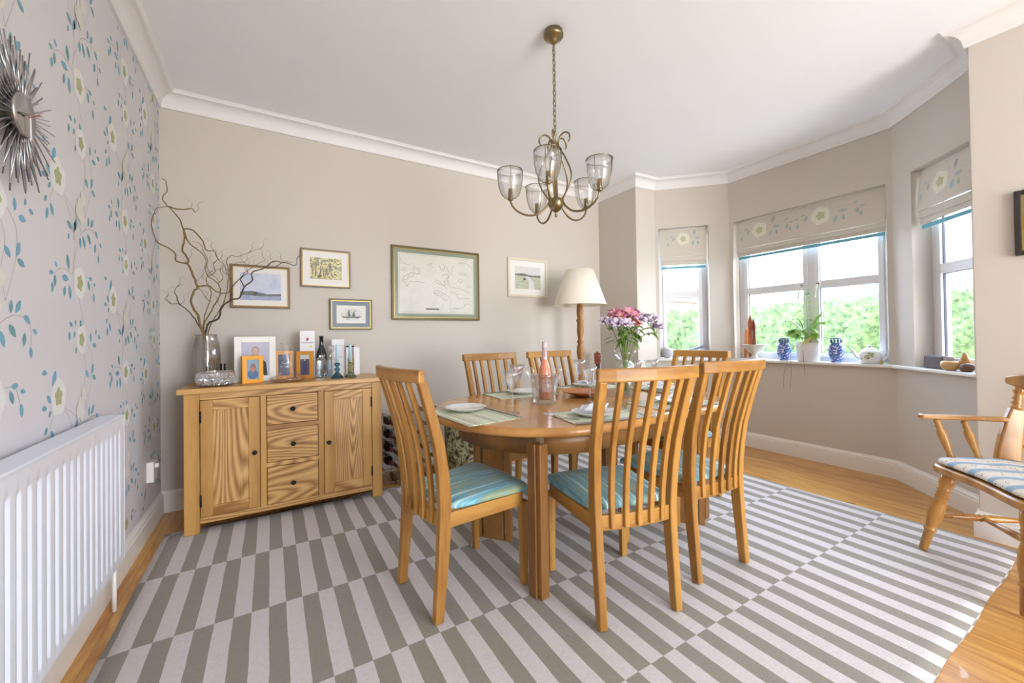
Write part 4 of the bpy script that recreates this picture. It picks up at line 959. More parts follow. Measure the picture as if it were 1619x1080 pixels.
def plane_art(o, w_, h_, mi): o.m = mi; o.quad((-w_/2, 0, -h_/2), (w_/2, 0, -h_/2), (w_/2, 0, h_/2), (-w_/2, 0, h_/2))
def blob(o, cx, cz, rx, rz_, mi, y=-.0004, n_=24, f=None):
    o.m = mi; o.poly([(cx+rx*math.cos(2*math.pi*k/n_)*(f(k) if f else 1), y, cz+rz_*math.sin(2*math.pi*k/n_)*(f(k) if f else 1)) for k in range(n_)])
def photo_frame(label, w_, h_, th, loc, rz, tilt, fm, fb, art, group=None, strut=True):
    f_ = thing('photo_frame', label, 'photo frame', loc, R_(rz), group)
    f_.rotation_euler = (0, 0, R_(rz)); T = Matrix.Rotation(-R_(tilt), 4, 'X')
    for nm, (a, b_, c, d) in (('l', (-w_/2, -w_/2+fb, 0, h_)), ('r', (w_/2-fb, w_/2, 0, h_)), ('b', (-w_/2+fb, w_/2-fb, 0, fb)), ('t', (-w_/2+fb, w_/2-fb, h_-fb, h_))):
        if nm == 'l': o = MB(); o.T = T
        o.box(a, b_, 0, th, c, d)
    o.build('frame', fm, f_, bevel=.0015)
    o = MB(); o.T = T @ Matrix.Translation((0, .004, h_/2)); mats_ = art(o, w_-2*fb+.002, h_-2*fb+.002); ph = o.build('photo', mats_, f_)
    o = MB(); o.T = T; o.box(-w_/2+fb-.002, w_/2-fb+.002, th-.004, th-.001, fb-.002, h_-fb+.002); o.build('backing', mat('frame_backing', (90, 74, 60), .8), f_)
    return f_
M_lav = mat('photo_lavender', (196, 196, 216), .5, var=.12, bscale=6); M_skin = mat('photo_skin', (206, 176, 162), .6); M_hair = mat('photo_hair', (168, 146, 132), .6); M_navy = mat('photo_dark_jacket', (60, 64, 72), .6, var=.3, bscale=30); M_grn = mat('photo_green_sash', (118, 146, 92), .6); M_greyp = mat('photo_grey_shirt', (172, 176, 186), .6); M_blu = mat('photo_blue', (92, 136, 190), .5, var=.5, bscale=22); M_blu2 = mat('photo_pale_blue', (150, 186, 214), .5, var=.3, bscale=14); M_brn = mat('photo_brown', (150, 116, 100), .6)
def art_portrait(o, w_, h_):
    plane_art(o, w_, h_, 0)
    blob(o, 0, -h_*.30, w_*.36, h_*.20, 3, -.0003); o.m = 3; o.poly([(-w_*.36, -.0003, -h_*.5), (w_*.42, -.0003, -h_*.5), (w_*.38, -.0003, -h_*.12), (w_*.10, -.0003, h_*.12), (-w_*.12, -.0003, h_*.12), (-w_*.34, -.0003, -h_*.05)])
    o.m = 5; o.poly([(-w_*.08, -.0006, -h_*.5), (w_*.08, -.0006, -h_*.5), (w_*.09, -.0006, h_*.10), (-w_*.09, -.0006, h_*.10)])
    o.m = 4; o.poly([(-w_*.34, -.0007, -h_*.05), (-w_*.28, -.0007, -h_*.10), (-w_*.06, -.0007, h_*.08), (-w_*.10, -.0007, h_*.13)]); o.poly([(w_*.12, -.0007, -h_*.15), (w_*.18, -.0007, -h_*.15), (w_*.30, -.0007, -h_*.5), (w_*.22, -.0007, -h_*.5)])
    blob(o, 0, h_*.25, w_*.13, h_*.13, 2, -.0006); blob(o, 0, h_*.215, w_*.105, h_*.115, 1, -.0009)
    return [M_lav, M_skin, M_hair, M_navy, M_grn, M_greyp]
def art_blur(o, w_, h_):
    plane_art(o, w_, h_, 0); blob(o, 0, -h_*.25, w_*.42, h_*.24, 1); blob(o, w_*.02, h_*.08, w_*.24, h_*.22, 2, -.0008); blob(o, -w_*.02, h_*.0, w_*.18, h_*.12, 3, -.0012)
    return [M_blu2, M_blu, M_brn, mat('photo_orange', (190, 130, 110), .6)]
def art_sea(o, w_, h_):
    plane_art(o, w_, h_, 0); q = random.Random(4)
    for k in range(16): blob(o, q.uniform(-.4, .4)*w_, q.uniform(-.45, .25)*h_, w_*q.uniform(.06, .22), h_*.02, 1 if k % 2 else 2, -.0004-k*.00002, 10)
    return [mat('photo_deep_blue', (36, 66, 120), .4, var=.4, bscale=18), mat('photo_foam', (190, 210, 230), .5), M_blu]
def art_person(o, w_, h_):
    plane_art(o, w_, h_, 0); o.m = 1; o.poly([(-w_*.5, -.0004, h_*.28), (w_*.5, -.0004, h_*.28), (w_*.5, -.0004, h_*.5), (-w_*.5, -.0004, h_*.5)]); blob(o, 0, -h_*.12, w_*.2, h_*.36, 2, -.0008); blob(o, 0, h_*.26, w_*.08, h_*.07, 3, -.0012)
    return [mat('photo_dusk', (92, 96, 130), .5, var=.35, bscale=20), mat('photo_pale_sky', (196, 206, 206), .5), mat('photo_dark_figure', (70, 66, 92), .6), M_skin]
M_or = mat('orange_frame', (242, 170, 40), .45); M_or2 = mat('orange_wood_frame', (206, 138, 40), .45); M_or3 = mat('peach_orange_frame', (232, 168, 92), .45)
M_wf = mat('white_frame_wood', (236, 236, 232), .4)
photo_frame('large white photo frame with a portrait leaning at the back of the sideboard', .245, .315, .018, (-.09, 3.285, ST), 3, 9, M_wf, .040, art_portrait)
photo_frame('bright orange box frame with a blurred blue photo, foremost on the sideboard', .122, .183, .036, (-.102, 3.175, ST), 17, 0, M_or, .026, art_blur)
photo_frame('orange frame with a sea-blue photo standing behind the swan-necked decanter', .125, .205, .028, (.083, 3.36, ST), 6, 0, M_or3, .026, art_sea)
photo_frame('deep orange frame with a dusky photo, right of the decanter', .112, .200, .026, (.213, 3.30, ST), -14, 0, M_or2, .026, art_person)
# decanter
dc = thing('decanter', 'wide flat-based clear glass decanter with a slanted open neck', 'decanter', (.10, 3.17, ST))
o = MB(); rings = []
for r_, z, tx, sl_ in ((.0, .0, 0, 0), (.07, 0, 0, 0), (.105, .006, 0, 0), (.113, .016, 0, 0), (.105, .028, 0, 0), (.07, .044, 0, 0), (.045, .065, 0, 0), (.034, .10, 0, 0), (.030, .15, 0, 0), (.032, .19, 0, .003), (.042, .232, 0, .012), (.047, .248, 0, .018)):
    rings.append([(r_*math.cos(k*math.pi/20)+tx, r_*math.sin(k*math.pi/20), z-sl_*math.cos(k*math.pi/20)) for k in range(40)])
o.loft(rings, True, cap=False)
o.build('decanter_body', M_glass, dc)
o = MB(); o.tube([(r_[0], r_[1], r_[2]) for r_ in [(.047*math.cos(k*math.pi/20), .047*math.sin(k*math.pi/20), .248-.018*math.cos(k*math.pi/20)) for k in range(41)]], .0022, 6, False); o.build('lip', M_crys, dc)
o = MB(); o.lathe([(0, .0075), (.10, .010), (.104, .018), (.0, .0185)], (0, 0, 0), 36); o.build('amber_residue', glass('amber_wine', tint=(.93, .78, .62), clear=.9), dc)
# boxes
bx = thing('gift_box', 'tall white box with a small red emblem and name beside the dark bottle', 'box', (.238, 3.41, ST), R_(-2))
o = MB(); o.box(-.050, .050, -.04, .04, 0, .352); o.build('carton', mat('white_card', (232, 232, 238), .5), bx, bevel=.001)
o = MB(); blob(o, 0, .288, .009, .012, 0, -.0412); blob(o, .004, .293, .005, .006, 0, -.0416); o.build('emblem', mat('emblem_red', (178, 70, 84), .5), bx)
o = MB(); blob(o, .024, .232, .009, .010, 0, -.0412); o.build('gold_sticker', mat('gold_sticker', (206, 196, 80), .4), bx)
text('CHAPTIMARRA', 'box_text', .0125, mat('box_ink', (90, 86, 96), .6), bx, (0, -.0412, .262), (R_(90), 0, 0))
bx = thing('gift_box', 'plain white box with thin black outline behind the blue candlestick', 'box', (.452, 3.40, ST), R_(-4))
o = MB(); o.box(-.044, .044, -.03, .03, 0, .285); o.build('carton', MATS['white_card'], bx, bevel=.001)
o = MB()
for q in ((-.032, .040, .236, .2375), (-.032, .040, .145, .1465), (-.032, -.0307, .012, .237), (.0388, .040, .012, .237)): o.box(q[0], q[1], -.0306, -.0300, q[2], q[3])
o.build('printed_lines', mat('ink_grey', (90, 88, 92), .6), bx)
bx = thing('gift_box', 'clear-fronted white box with a black top bar at the right of the sideboard', 'box', (.555, 3.37, ST), R_(-6))
o = MB(); o.box(-.045, .052, .0, .045, 0, .012); o.box(-.045, -.038, 0, .045, .012, .22); o.box(.010, .052, 0, .045, .012, .215); o.box(-.045, .052, .040, .045, .012, .22); o.build('carton', MATS['white_card'], bx, bevel=.0008)
o = MB(); o.lathe([(0, .014), (.018, .014), (.020, .03), (.018, .12), (.009, .15), (.008, .20), (0, .20)], (-.014, .02, 0), 20); o.build('bottle_inside', mat('pale_amber', (214, 184, 120), .2, coat=.5), bx)
o = MB(); o.box(-.046, .012, -.001, .046, .220, .232); o.build('black_bar', M_black, bx, bevel=.001)
bt = MB(); bt.lathe([(0, 0), (.035, 0), (.038, .005), (.038, .16), (.034, .185), (.018, .225), (.0145, .25), (.0145, .30), (.0165, .302), (.0165, .312), (0, .313)], (0, 0, 0), 28)
tag(bt.build('wine_bottle', mat('dark_bottle_glass', (22, 22, 26), .08, coat=.5), None, loc=(.335, 3.40, ST)), 'dark wine bottle right of the tall white box on the sideboard', 'bottle')
def sq_decanter(lbl, x, y, stopper):
    d_ = thing('square_decanter', lbl, 'decanter', (x, y, ST), R_(8), 'square cut-crystal decanters')
    o = MB(); rings = []
    for k_, z in ((.9, 0), (1, .006), (1, .05), (.93, .056), (1, .062), (1, .125), (.8, .14), (.42, .152), (.42, .165), (.5, .17)):
        s_ = .034*k_; rings.append([(x_*s_, y_*s_, z) for x_, y_ in ((-1, -.8), (-.8, -1), (-.3, -1), (-.25, -.93), (0, -1), (.25, -.93), (.3, -1), (.8, -1), (1, -.8), (1, -.25), (.93, 0), (1, .25), (1, .8), (.8, 1), (0, .95), (-.8, 1), (-1, .8), (-.93, 0))])
    o.loft(rings, False); o.build('decanter_body', M_crys, d_, bevel=.001)
    if stopper:
        o = MB(); o.lathe([(.008, .165), (.009, .18), (.018, .19), (.026, .21), (.024, .232), (.012, .244), (0, .246)], (0, 0, 0), 8, smooth=False); o.build('stopper', M_crys, d_)
    return d_
sq_decanter('square cut-crystal decanter, the left one, in front of the dark bottle', .322, 3.29, False)
sq_decanter('square cut-crystal decanter with a faceted stopper, left of the blue candlestick', .392, 3.30, True)
def candlestick(lbl, x, y, mt_, cl):
    o = MB(); o.lathe([(0, .004), (.042, 0), (.044, .004), (.036, .016), (.020, .034), (.012, .046), (.012, .052), (.020, .062), (.020, .068), (.011, .078), (.010, .086), (.020, .096), (.020, .102), (.016, .106), (.020, .112), (.014, .113), (.011, .106), (0, .104)], (0, 0, 0), 12, smooth=False)
    tag(o.build('candlestick', mt_, None, loc=(x, y, ST)), lbl, 'candlestick')
    c_ = thing('candle', cl, 'candle', (x, y, ST+.105))
    o = MB(); o.lathe([(0, 0), (.0105, 0), (.0105, .135), (.007, .142), (0, .144)], (0, 0, 0), 16); o.build('wax', mat('pale_blue_wax', (176, 212, 218), .4), c_)
    o = MB(); o.tube([(0, 0, .143), (.001, 0, .157)], .0011, 5); o.build('wick', mat('wick', (210, 214, 210), .8), c_)
candlestick('blue glass candlestick on the sideboard', .415, 3.165, glass('blue_glass', tint=(.30, .52, .66), clear=.75, gl=(.3, .5, .65)), 'pale blue candle standing in the blue glass candlestick')
candlestick('green-grey glass candlestick near the right end of the sideboard', .505, 3.160, glass('green_glass', tint=(.60, .70, .62), clear=.75, gl=(.6, .7, .62)), 'pale blue candle standing in the green-grey glass candlestick')

# ------------------------------------------------------------------ pictures on the back wall
def ramp_art(name, cols, scale=8, stretch=(1, 1, 1), detail=5, rough=.6, dist=.6, const=False):
    m, n, l, b = new_mat(name); t = n.new('ShaderNodeTexCoord'); mp = n.new('ShaderNodeMapping'); mp.inputs['Scale'].default_value = stretch; l.new(t.outputs['Object'], mp.inputs[0])
    nn = n.new('ShaderNodeTexNoise'); nn.inputs['Scale'].default_value = scale; nn.inputs['Detail'].default_value = detail; nn.inputs['Distortion'].default_value = dist; l.new(mp.outputs[0], nn.inputs['Vector'])
    r = n.new('ShaderNodeValToRGB'); cr = r.color_ramp
    if const: cr.interpolation = 'CONSTANT'
    k = len(cols); cr.elements[0].position = .32; cr.elements[0].color = col(cols[0]); cr.elements[1].position = .68; cr.elements[1].color = col(cols[-1])
    for i in range(1, k-1): e = cr.elements.new(.32+.36*i/(k-1)); e.color = col(cols[i])
    l.new(nn.outputs[0], r.inputs[0]); l.new(r.outputs[0], b.inputs['Base Color']); b.inputs['Roughness'].default_value = rough; return m
M_picglass = glass('picture_glass', clear=1.0, shine=-.037)
def picture(label, cx, cz, w_, h_, fm, fb, mm_, mb, art, y=YB, group='framed pictures on the back wall', bead=None, T=None, rz=0, loc=None):
    p_ = thing('framed_picture', label, 'picture', loc or (cx, y, cz), rz, group)
    o = MB(); D = .022
    W2, H2 = w_/2, h_/2
    for q in ((-W2, -W2+fb, -H2, H2), (W2-fb, W2, -H2, H2), (-W2+fb, W2-fb, -H2, -H2+fb), (-W2+fb, W2-fb, H2-fb, H2)): o.box(q[0], q[1], -D, -.002, q[2], q[3])
    f_ = o.build('frame', fm, p_, bevel=.003)
    if bead:
        o = MB(); e = fb-.001; t_ = .005
        for q in ((-W2+e, -W2+e+t_, -H2+e, H2-e), (W2-e-t_, W2-e, -H2+e, H2-e), (-W2+e+t_, W2-e-t_, -H2+e, -H2+e+t_), (-W2+e+t_, W2-e-t_, H2-e-t_, H2-e)): o.box(q[0], q[1], -D+.004, -.010, q[2], q[3])
        o.build('inner_bead', bead, p_)
    a, b_ = w_-2*fb, h_-2*fb
    o = MB(); o.box(-a/2-.002, a/2+.002, -.012, -.008, -b_/2-.002, b_/2+.002); o.build('mount', mm_, p_)
    o = MB(); o.T = Matrix.Translation((0, -.0125, 0)); ms = art(o, a-2*mb, b_-2*mb); o.build('print', ms, p_)
    o = MB(); o.box(-a/2, a/2, -.0165, -.0155, -b_/2, b_/2); o.build('picture_glass', M_picglass, p_)
    return p_
M_goldw = mat('dark_gold_wood', (112, 92, 66), .4, metal=.2); M_greyw = mat('grey_brown_frame', (122, 108, 100), .45); M_olive = mat('olive_gilt_frame', (92, 80, 46), .4, metal=.3)
M_mountw = mat('mount_white', (232, 230, 226), .8); M_gold = mat('gilt_bead', (190, 164, 92), .35, metal=.6); M_mgrey = mat('mount_slate', (120, 126, 140), .8); M_mgreen = mat('mount_sage', (142, 152, 134), .8); M_creamf = mat('cream_limed_frame', (214, 206, 186), .5)
def art_coast(o, w_, h_):
    plane_art(o, w_, h_, 0); o.m = 1; o.poly([(-w_/2, -.0004, -h_/2), (w_/2, -.0004, -h_/2), (w_/2, -.0004, -h_*.30), (-w_/2, -.0004, -h_*.26)])
    o.m = 2; o.poly([(-w_*.5, -.0008, -h_*.20), (-w_*.2, -.0008, -h_*.16), (0, -.0008, -h_*.22), (w_*.15, -.0008, -h_*.27), (w_*.5, -.0008, -h_*.24), (w_*.5, -.0008, -h_*.33), (w_*.1, -.0008, -h_*.35), (-w_*.5, -.0008, -h_*.32)])
    return [ramp_art('wc_sky', [(178, 190, 216), (206, 212, 226), (190, 198, 220)], 6), ramp_art('wc_sea', [(118, 134, 172), (176, 186, 206), (140, 152, 186)], 30, (1, 1, 5)), ramp_art('wc_rocks', [(78, 84, 92), (120, 122, 122), (96, 104, 96)], 40)]
def art_wood_scene(o, w_, h_):
    plane_art(o, w_, h_, 0); q = random.Random(9); o.m = 1
    for k in range(9):
        x = q.uniform(-.42, .42)*w_; b_ = q.uniform(-.45, -.2)*h_; t_ = q.uniform(.0, .42)*h_; s_ = q.uniform(-.02, .02); o.poly([(x-.003, -.0004, b_), (x+.003, -.0004, b_), (x+s_+.002, -.0004, t_), (x+s_-.002, -.0004, t_)])
    return [ramp_art('wc_woodland', [(112, 112, 84), (206, 196, 120), (232, 224, 198), (164, 168, 104), (140, 132, 128), (226, 222, 210)], 28, (1, 1, 1.2), 6), mat('wc_trunk', (112, 100, 90), .7)]
def art_engrave(o, w_, h_):
    plane_art(o, w_, h_, 0); blob(o, 0, 0, w_*.38, h_*.34, 1); o.m = 2
    o.poly([(-w_*.12, -.0008, -h_*.12), (-w_*.10, -.0008, h_*.30), (-w_*.01, -.0008, -h_*.10)]); o.poly([(.0, -.0008, -h_*.1), (w_*.10, -.0008, h_*.22), (w_*.14, -.0008, -h_*.12)]); o.poly([(-w_*.34, -.0009, -h_*.12), (w_*.34, -.0009, -h_*.12), (w_*.26, -.0009, -h_*.2), (-w_*.28, -.0009, -h_*.2)])
    return [mat('engraving_paper', (222, 220, 212), .7), ramp_art('engraving_tone', [(170, 168, 162), (206, 204, 198), (214, 212, 206)], 40), mat('engraving_ink', (96, 94, 92), .7)]
def art_land(o, w_, h_):
    plane_art(o, w_, h_, 0); o.m = 1; o.poly([(-w_/2, -.0004, -h_/2), (w_/2, -.0004, -h_/2), (w_/2, -.0004, h_*.12), (-w_/2, -.0004, h_*.16)])
    o.m = 2; o.poly([(-w_/2, -.0008, h_*.16), (-w_*.2, -.0008, h_*.20), (w_*.1, -.0008, h_*.12), (w_*.5, -.0008, h_*.14), (w_*.5, -.0008, h_*.05), (0, -.0008, h_*.06), (-w_/2, -.0008, h_*.10)])
    o.m = 3; o.poly([(-w_*.1, -.0008, h_*.08), (w_*.02, -.0008, h_*.08), (w_*.22, -.0008, -h_*.15), (w_*.26, -.0008, -h_*.5), (w_*.02, -.0008, -h_*.5), (w_*.04, -.0008, -h_*.12)]); blob(o, -w_*.14, -h_*.06, w_*.05, h_*.05, 4, -.0010)
    return [ramp_art('wc_dawn', [(222, 214, 190), (206, 208, 214), (226, 222, 206)], 7), ramp_art('wc_field', [(152, 162, 138), (196, 198, 176), (176, 184, 160), (206, 206, 190)], 18, (1, 1, 3)), mat('wc_hills', (112, 116, 112), .7), mat('wc_river', (214, 216, 222), .7), mat('wc_cottage', (70, 66, 66), .7)]
def art_map(o, w_, h_):
    plane_art(o, w_, h_, 0); q = random.Random(12); o.m = 1
    def line(pts, t_=.0011):
        for (a, b_), (c, d) in zip(pts, pts[1:]):
            dx, dz = c-a, d-b_; L = math.hypot(dx, dz) or 1; nx, nz = -dz/L*t_, dx/L*t_
            o.poly([(a-nx, -.0005, b_-nz), (c-nx, -.0005, d-nz), (c+nx, -.0005, d+nz), (a+nx, -.0005, b_+nz)])
    e = .012; W2, H2 = w_/2-e, h_/2-e
    o.m = 2; line([(-W2, -H2), (W2, -H2), (W2, H2), (-W2, H2), (-W2, -H2)], .0012); line([(w_*.17, -H2), (w_*.17, -h_*.15), (W2, -h_*.15)], .001)
    P_ = lambda L: [((u-.5)*w_, (.5-v)*h_) for u, v in L]
    o.m = 1
    for L in ([(.03,.1),(.05,.16),(.1,.19),(.15,.2)],[(.18,.26),(.2,.22),(.22,.26),(.24,.24),(.27,.30),(.24,.34),(.2,.32),(.18,.26)],[(.05,.27),(.08,.25),(.09,.29),(.06,.30),(.05,.27)],[(.05,.45),(.08,.39),(.13,.36),(.16,.33),(.2,.34),(.18,.38),(.12,.40),(.1,.44),(.05,.46),(.09,.50),(.11,.56),(.13,.50),(.16,.47)],[(.16,.47),(.25,.47),(.33,.48)],[(.36,.19),(.38,.16),(.42,.15),(.4,.19),(.44,.21)],[(.52,.16),(.54,.22),(.58,.24),(.59,.18),(.57,.13)],[(.55,.35),(.58,.32),(.62,.31),(.64,.35),(.6,.40),(.59,.46),(.61,.49),(.57,.50),(.53,.45),(.49,.42),(.47,.44)],[(.47,.44),(.5,.48),(.56,.50),(.6,.53),(.62,.58)],[(.44,.64),(.46,.60),(.52,.62),(.56,.64),(.6,.66),(.64,.70),(.62,.76),(.58,.75),(.54,.70),(.48,.68),(.44,.64)],[(.46,.64),(.50,.65),(.55,.67),(.59,.70),(.6,.74)],[(.62,.18),(.64,.25),(.66,.32),(.63,.40),(.65,.48),(.68,.53),(.75,.54),(.82,.56),(.9,.60),(.96,.62)],[(.72,.14),(.69,.22),(.68,.30),(.71,.33)],[(.78,.42),(.82,.44),(.84,.40),(.8,.38),(.78,.42)],[(.66,.62),(.72,.62),(.76,.66),(.78,.73),(.84,.71),(.9,.72),(.95,.72)],[(.70,.90),(.84,.88),(.88,.82),(.94,.82),(.97,.86)],[(.80,.10),(.88,.09),(.95,.14),(.98,.2)],[(.9,.52),(.93,.49),(.96,.53)]):
        pts = smooth_path([(x, z, 0) for x, z in P_(L)], 5); pts = [(p.x+q.uniform(-.002, .002), p.y+q.uniform(-.002, .002)) for p in pts]; line(pts, .0013)
    o.m = 2
    cx, cz = P_([(.21, .72)])[0]
    for r_ in (.045, .065): line([(cx+r_*math.cos(a*.2618), cz+r_*math.sin(a*.2618)) for a in range(25)], .0007)
    for k in range(130):
        x, z = P_([(q.uniform(.04, .97), q.uniform(.06, .62))])[0]; L = q.uniform(.006, .022); line([(x, z), (x+L, z+q.uniform(-.004, .004))], .0005)
    o.m = 1
    for v in (.27, .29, .305): 
        for k in range(5): x, z = P_([(.79+.022*k, v)])[0]; line([(x, z), (x+.011, z)], .0012)
    x, z = P_([(.34, .92)])[0]; line([(x, z), (x+.13, z)], .007); o.m = 0
    for k in range(10): line([(x+.006+.012*k, z), (x+.012+.012*k, z)], .0035)
    return [ramp_art('chart_paper', [(206, 207, 196), (216, 216, 206), (210, 210, 200)], 5), mat('chart_ink', (128, 126, 122), .7), mat('chart_ink_pale', (170, 170, 162), .7)]
picture('landscape watercolour of a coastline in a brown frame, crossed by willow twigs', -.060, 1.577, .385, .325, M_goldw, .016, M_mountw, .045, art_coast, bead=M_gold)
picture('small woodland watercolour in a grey-brown frame, above and right of the coastal one', .394, 1.750, .375, .312, M_greyw, .014, M_mountw, .055, art_wood_scene, bead=M_gold)
picture('smallest picture, an oval ship engraving in a slate mount and dark frame', .585, 1.378, .338, .258, M_olive, .014, M_mgrey, .040, art_engrave, bead=M_gold)
picture('large framed sea chart with a sage mount and olive frame', 1.356, 1.672, .868, .672, M_olive, .022, M_mgreen, .038, art_map, bead=M_gold)
picture('landscape watercolour in a cream frame beside the lamp shade', 2.378, 1.800, .505, .415, M_creamf, .026, M_mountw, .062, art_land)
def art_dark(o, w_, h_):
    plane_art(o, w_, h_, 0); return [ramp_art('blue_print', [(86, 108, 140), (112, 134, 166), (96, 118, 150)], 6)]
picture('dark-framed blue picture at the right edge, hung on the wall by the armchair', 0, 0, .40, .345, mat('dark_brown_frame', (46, 38, 34), .4), .024, M_gold, .006, art_dark, group=None, rz=R_(-90), loc=(XR, .232, 1.737))

# ------------------------------------------------------------------ floor lamp
lp = thing('floor_lamp', 'turned wooden floor lamp with a large cream conical shade in the far corner', 'lamp', (2.74, 3.17, .0))
o = MB(); o.lathe([(0, 0), (.15, 0), (.155, .015), (.14, .035), (.06, .055), (.04, .08), (.035, .10)], (0, 0, RZ), 32); o.build('base', M_pinez, lp)
o = MB(); o.lathe([(0.0362, .10), (0.0254, .14), (0.0335, .20), (0.0416, .35), (0.0362, .60), (0.0227, .80), (0.0308, .84), (0.0362, .86), (0.0254, .88), (0.0281, .92), (0.0416, 1.00), (0.0362, 1.06), (0.0254, 1.09), (0.0389, 1.11), (0.0254, 1.13), (0.0281, 1.16), (0.0362, 1.22), (0.0308, 1.30), (0.0416, 1.33), (0.0281, 1.35), (0.0362, 1.40), (0.0335, 1.46), (0.0227, 1.52), (0.0281, 1.55), (0.0227, 1.57), (0.0060, 1.575), (0.0060, 1.64)], (0, 0, 0), 24); o.build('pole', wood('lamp_wood', (170, 116, 54), (124, 78, 32), 'z', rings=.4, freq=8, fine=.6, rough=.35), lp)
M_shade, n, l, b = new_mat('cream_lampshade'); b.inputs['Base Color'].default_value = col((238, 230, 214)); b.inputs['Roughness'].default_value = .9; b.inputs['Subsurface Weight'].default_value = 0
o = MB(); o.lathe([(.268, 1.485), (.270, 1.49), (.142, 1.85), (.139, 1.85), (.139, 1.845), (.266, 1.487)], (0, 0, 0), 56); o.build('lamp_shade', M_shade, lp)
o = MB(); o.lathe([(0, 1.60), (.018, 1.605), (.03, 1.65), (.022, 1.68), (0, 1.69)], (0, 0, 0), 20); o.build('bulb', M_white, lp)
o = MB()
for k in range(3): a = k*2.094; o.tube([(0, 0, 1.83), (.14*math.cos(a), .14*math.sin(a), 1.846)], .0015, 4)
o.tube([(0, 0, 1.64), (.02, 0, 1.70), (0, 0, 1.83)], .0015, 4); o.build('shade_carrier', M_brass, lp)

# ------------------------------------------------------------------ guitar in the corner
gt = thing('guitar', 'small guitar with a reddish headstock leaning in the far corner', 'guitar', (3.16, 3.36, 0), R_(-32))
T = Matrix.Rotation(R_(-4), 4, 'X')
M_gb = wood('guitar_top', (206, 150, 88), (176, 116, 60), 'z', rings=.3, fine=.7, coat=.5); M_gr = mat('guitar_reddish', (122, 62, 44), .7, spec=.2); M_fb = mat('rosewood_dark', (46, 36, 36), .8, spec=.2)
prof_g = [(.0, .004), (.09, .01), (.125, .05), (.13, .10), (.105, .17), (.080, .22), (.090, .27), (.098, .32), (.075, .37), (.03, .385), (0, .386)]
outl = smooth_path([(x, z, 0) for x, z in prof_g], 3); full = [(p.x, p.y) for p in outl]+[(-p.x, p.y) for p in outl[-2:0:-1]]
o = MB(); o.T = T; o.loft([[(x, y_, z) for x, z in full] for y_ in (-.035, .035)], False); o.build('guitar_body', M_gb, gt, bevel=.003)
o = MB(); o.T = T; o.lathe([(0, -.0005), (.038, -.0005)], (0, -.0355, .27), 24, ax='y'); o.build('sound_hole', M_fb, gt)
o = MB(); o.T = T; o.bar([(0, -.038, .30), (0, -.038, .60), (0, -.036, .845)], [.052, .048, .042], .008, (1, 0, 0)); o.build('fingerboard', M_fb, gt)
o = MB(); o.T = T; o.bar([(0, -.024, .38), (0, -.024, .60), (0, -.024, .845)], [.048, .044, .040], .022, (1, 0, 0)); o.build('neck', M_gr, gt)
hd_ = [(-.020, .840), (-.034, .862), (-.037, .95), (-.030, .975), (-.020, .968), (-.012, .985), (0, .992), (.012, .985), (.020, .968), (.030, .975), (.037, .95), (.034, .862), (.020, .840)]
o = MB(); o.T = T; o.loft([[(x, y_, z) for x, z in hd_] for y_ in (-.030, -.016)], False); hd = o.build('headstock', M_gr, gt, bevel=.002)
for z in (.87, .905, .94):
    for s_ in (-1, 1):
        o = MB(); o.T = T; o.tube([(s_*.036, -.022, z), (s_*.048, -.022, z)], .003, 6); o.lathe([(.0, -.006), (.006, -.004), (.006, .004), (0, .006)], (s_*.050, -.022, z), 8); o.build('tuning_peg', M_white, hd)
        o = MB(); o.T = T; o.tube([(s_*.018, -.031, z), (s_*.018, -.036, z)], .003, 6); o.build('string_post', M_steel, hd)
o = MB(); o.T = T
for k in range(6): x = -.018+.0072*k; o.tube([(x*1.3, -.040, .14), (x, -.043, .845)], .0006, 4)
tag(o.build('strings', M_steel, gt), kind='stuff')
o = MB(); o.T = T; o.box(-.06, .06, -.042, -.035, .125, .145); o.build('bridge', M_fb, gt)

# ------------------------------------------------------------------ wine rack
wr_ = thing('wine_rack', 'wood and wire wine rack with dark bottles between sideboard and table', 'wine rack', (.99, 3.36, 0))
M_rack = mat('rack_wood', (150, 108, 72), .6, var=.15, bscale=30)
W_, PZ = .118, .108
for i in range(5):
    for j in range(6):
        x = -.235+W_*i; z = .02+PZ*j
        o = MB(); o.T = Matrix.Translation((x, 0, z)) @ Matrix.Rotation(R_(45), 4, 'Y'); o.box(-.012, .012, -.11, .11, -.012, .012); o.build('rack_block', M_rack, wr_, bevel=.001)
o = MB()
for y_ in (-.105, .105):
    for i in range(5): o.box(-.235+W_*i-.001, -.235+W_*i+.001, y_-.005, y_+.005, .02, .02+PZ*5)
    for j in range(6): o.box(-.235, -.235+W_*4, y_-.005, y_+.005, .02+PZ*j-.001, .02+PZ*j+.001)
o.build('wire_grid', M_steel, wr_)
q = random.Random(8); wp = None; locs = ['top row, nearest the sideboard', 'second row down, nearest the sideboard', 'third row down, nearest the sideboard', 'bottom row, nearest the sideboard', 'second row, second from the sideboard', 'third row, second from the sideboard', 'bottom row, third from the sideboard']
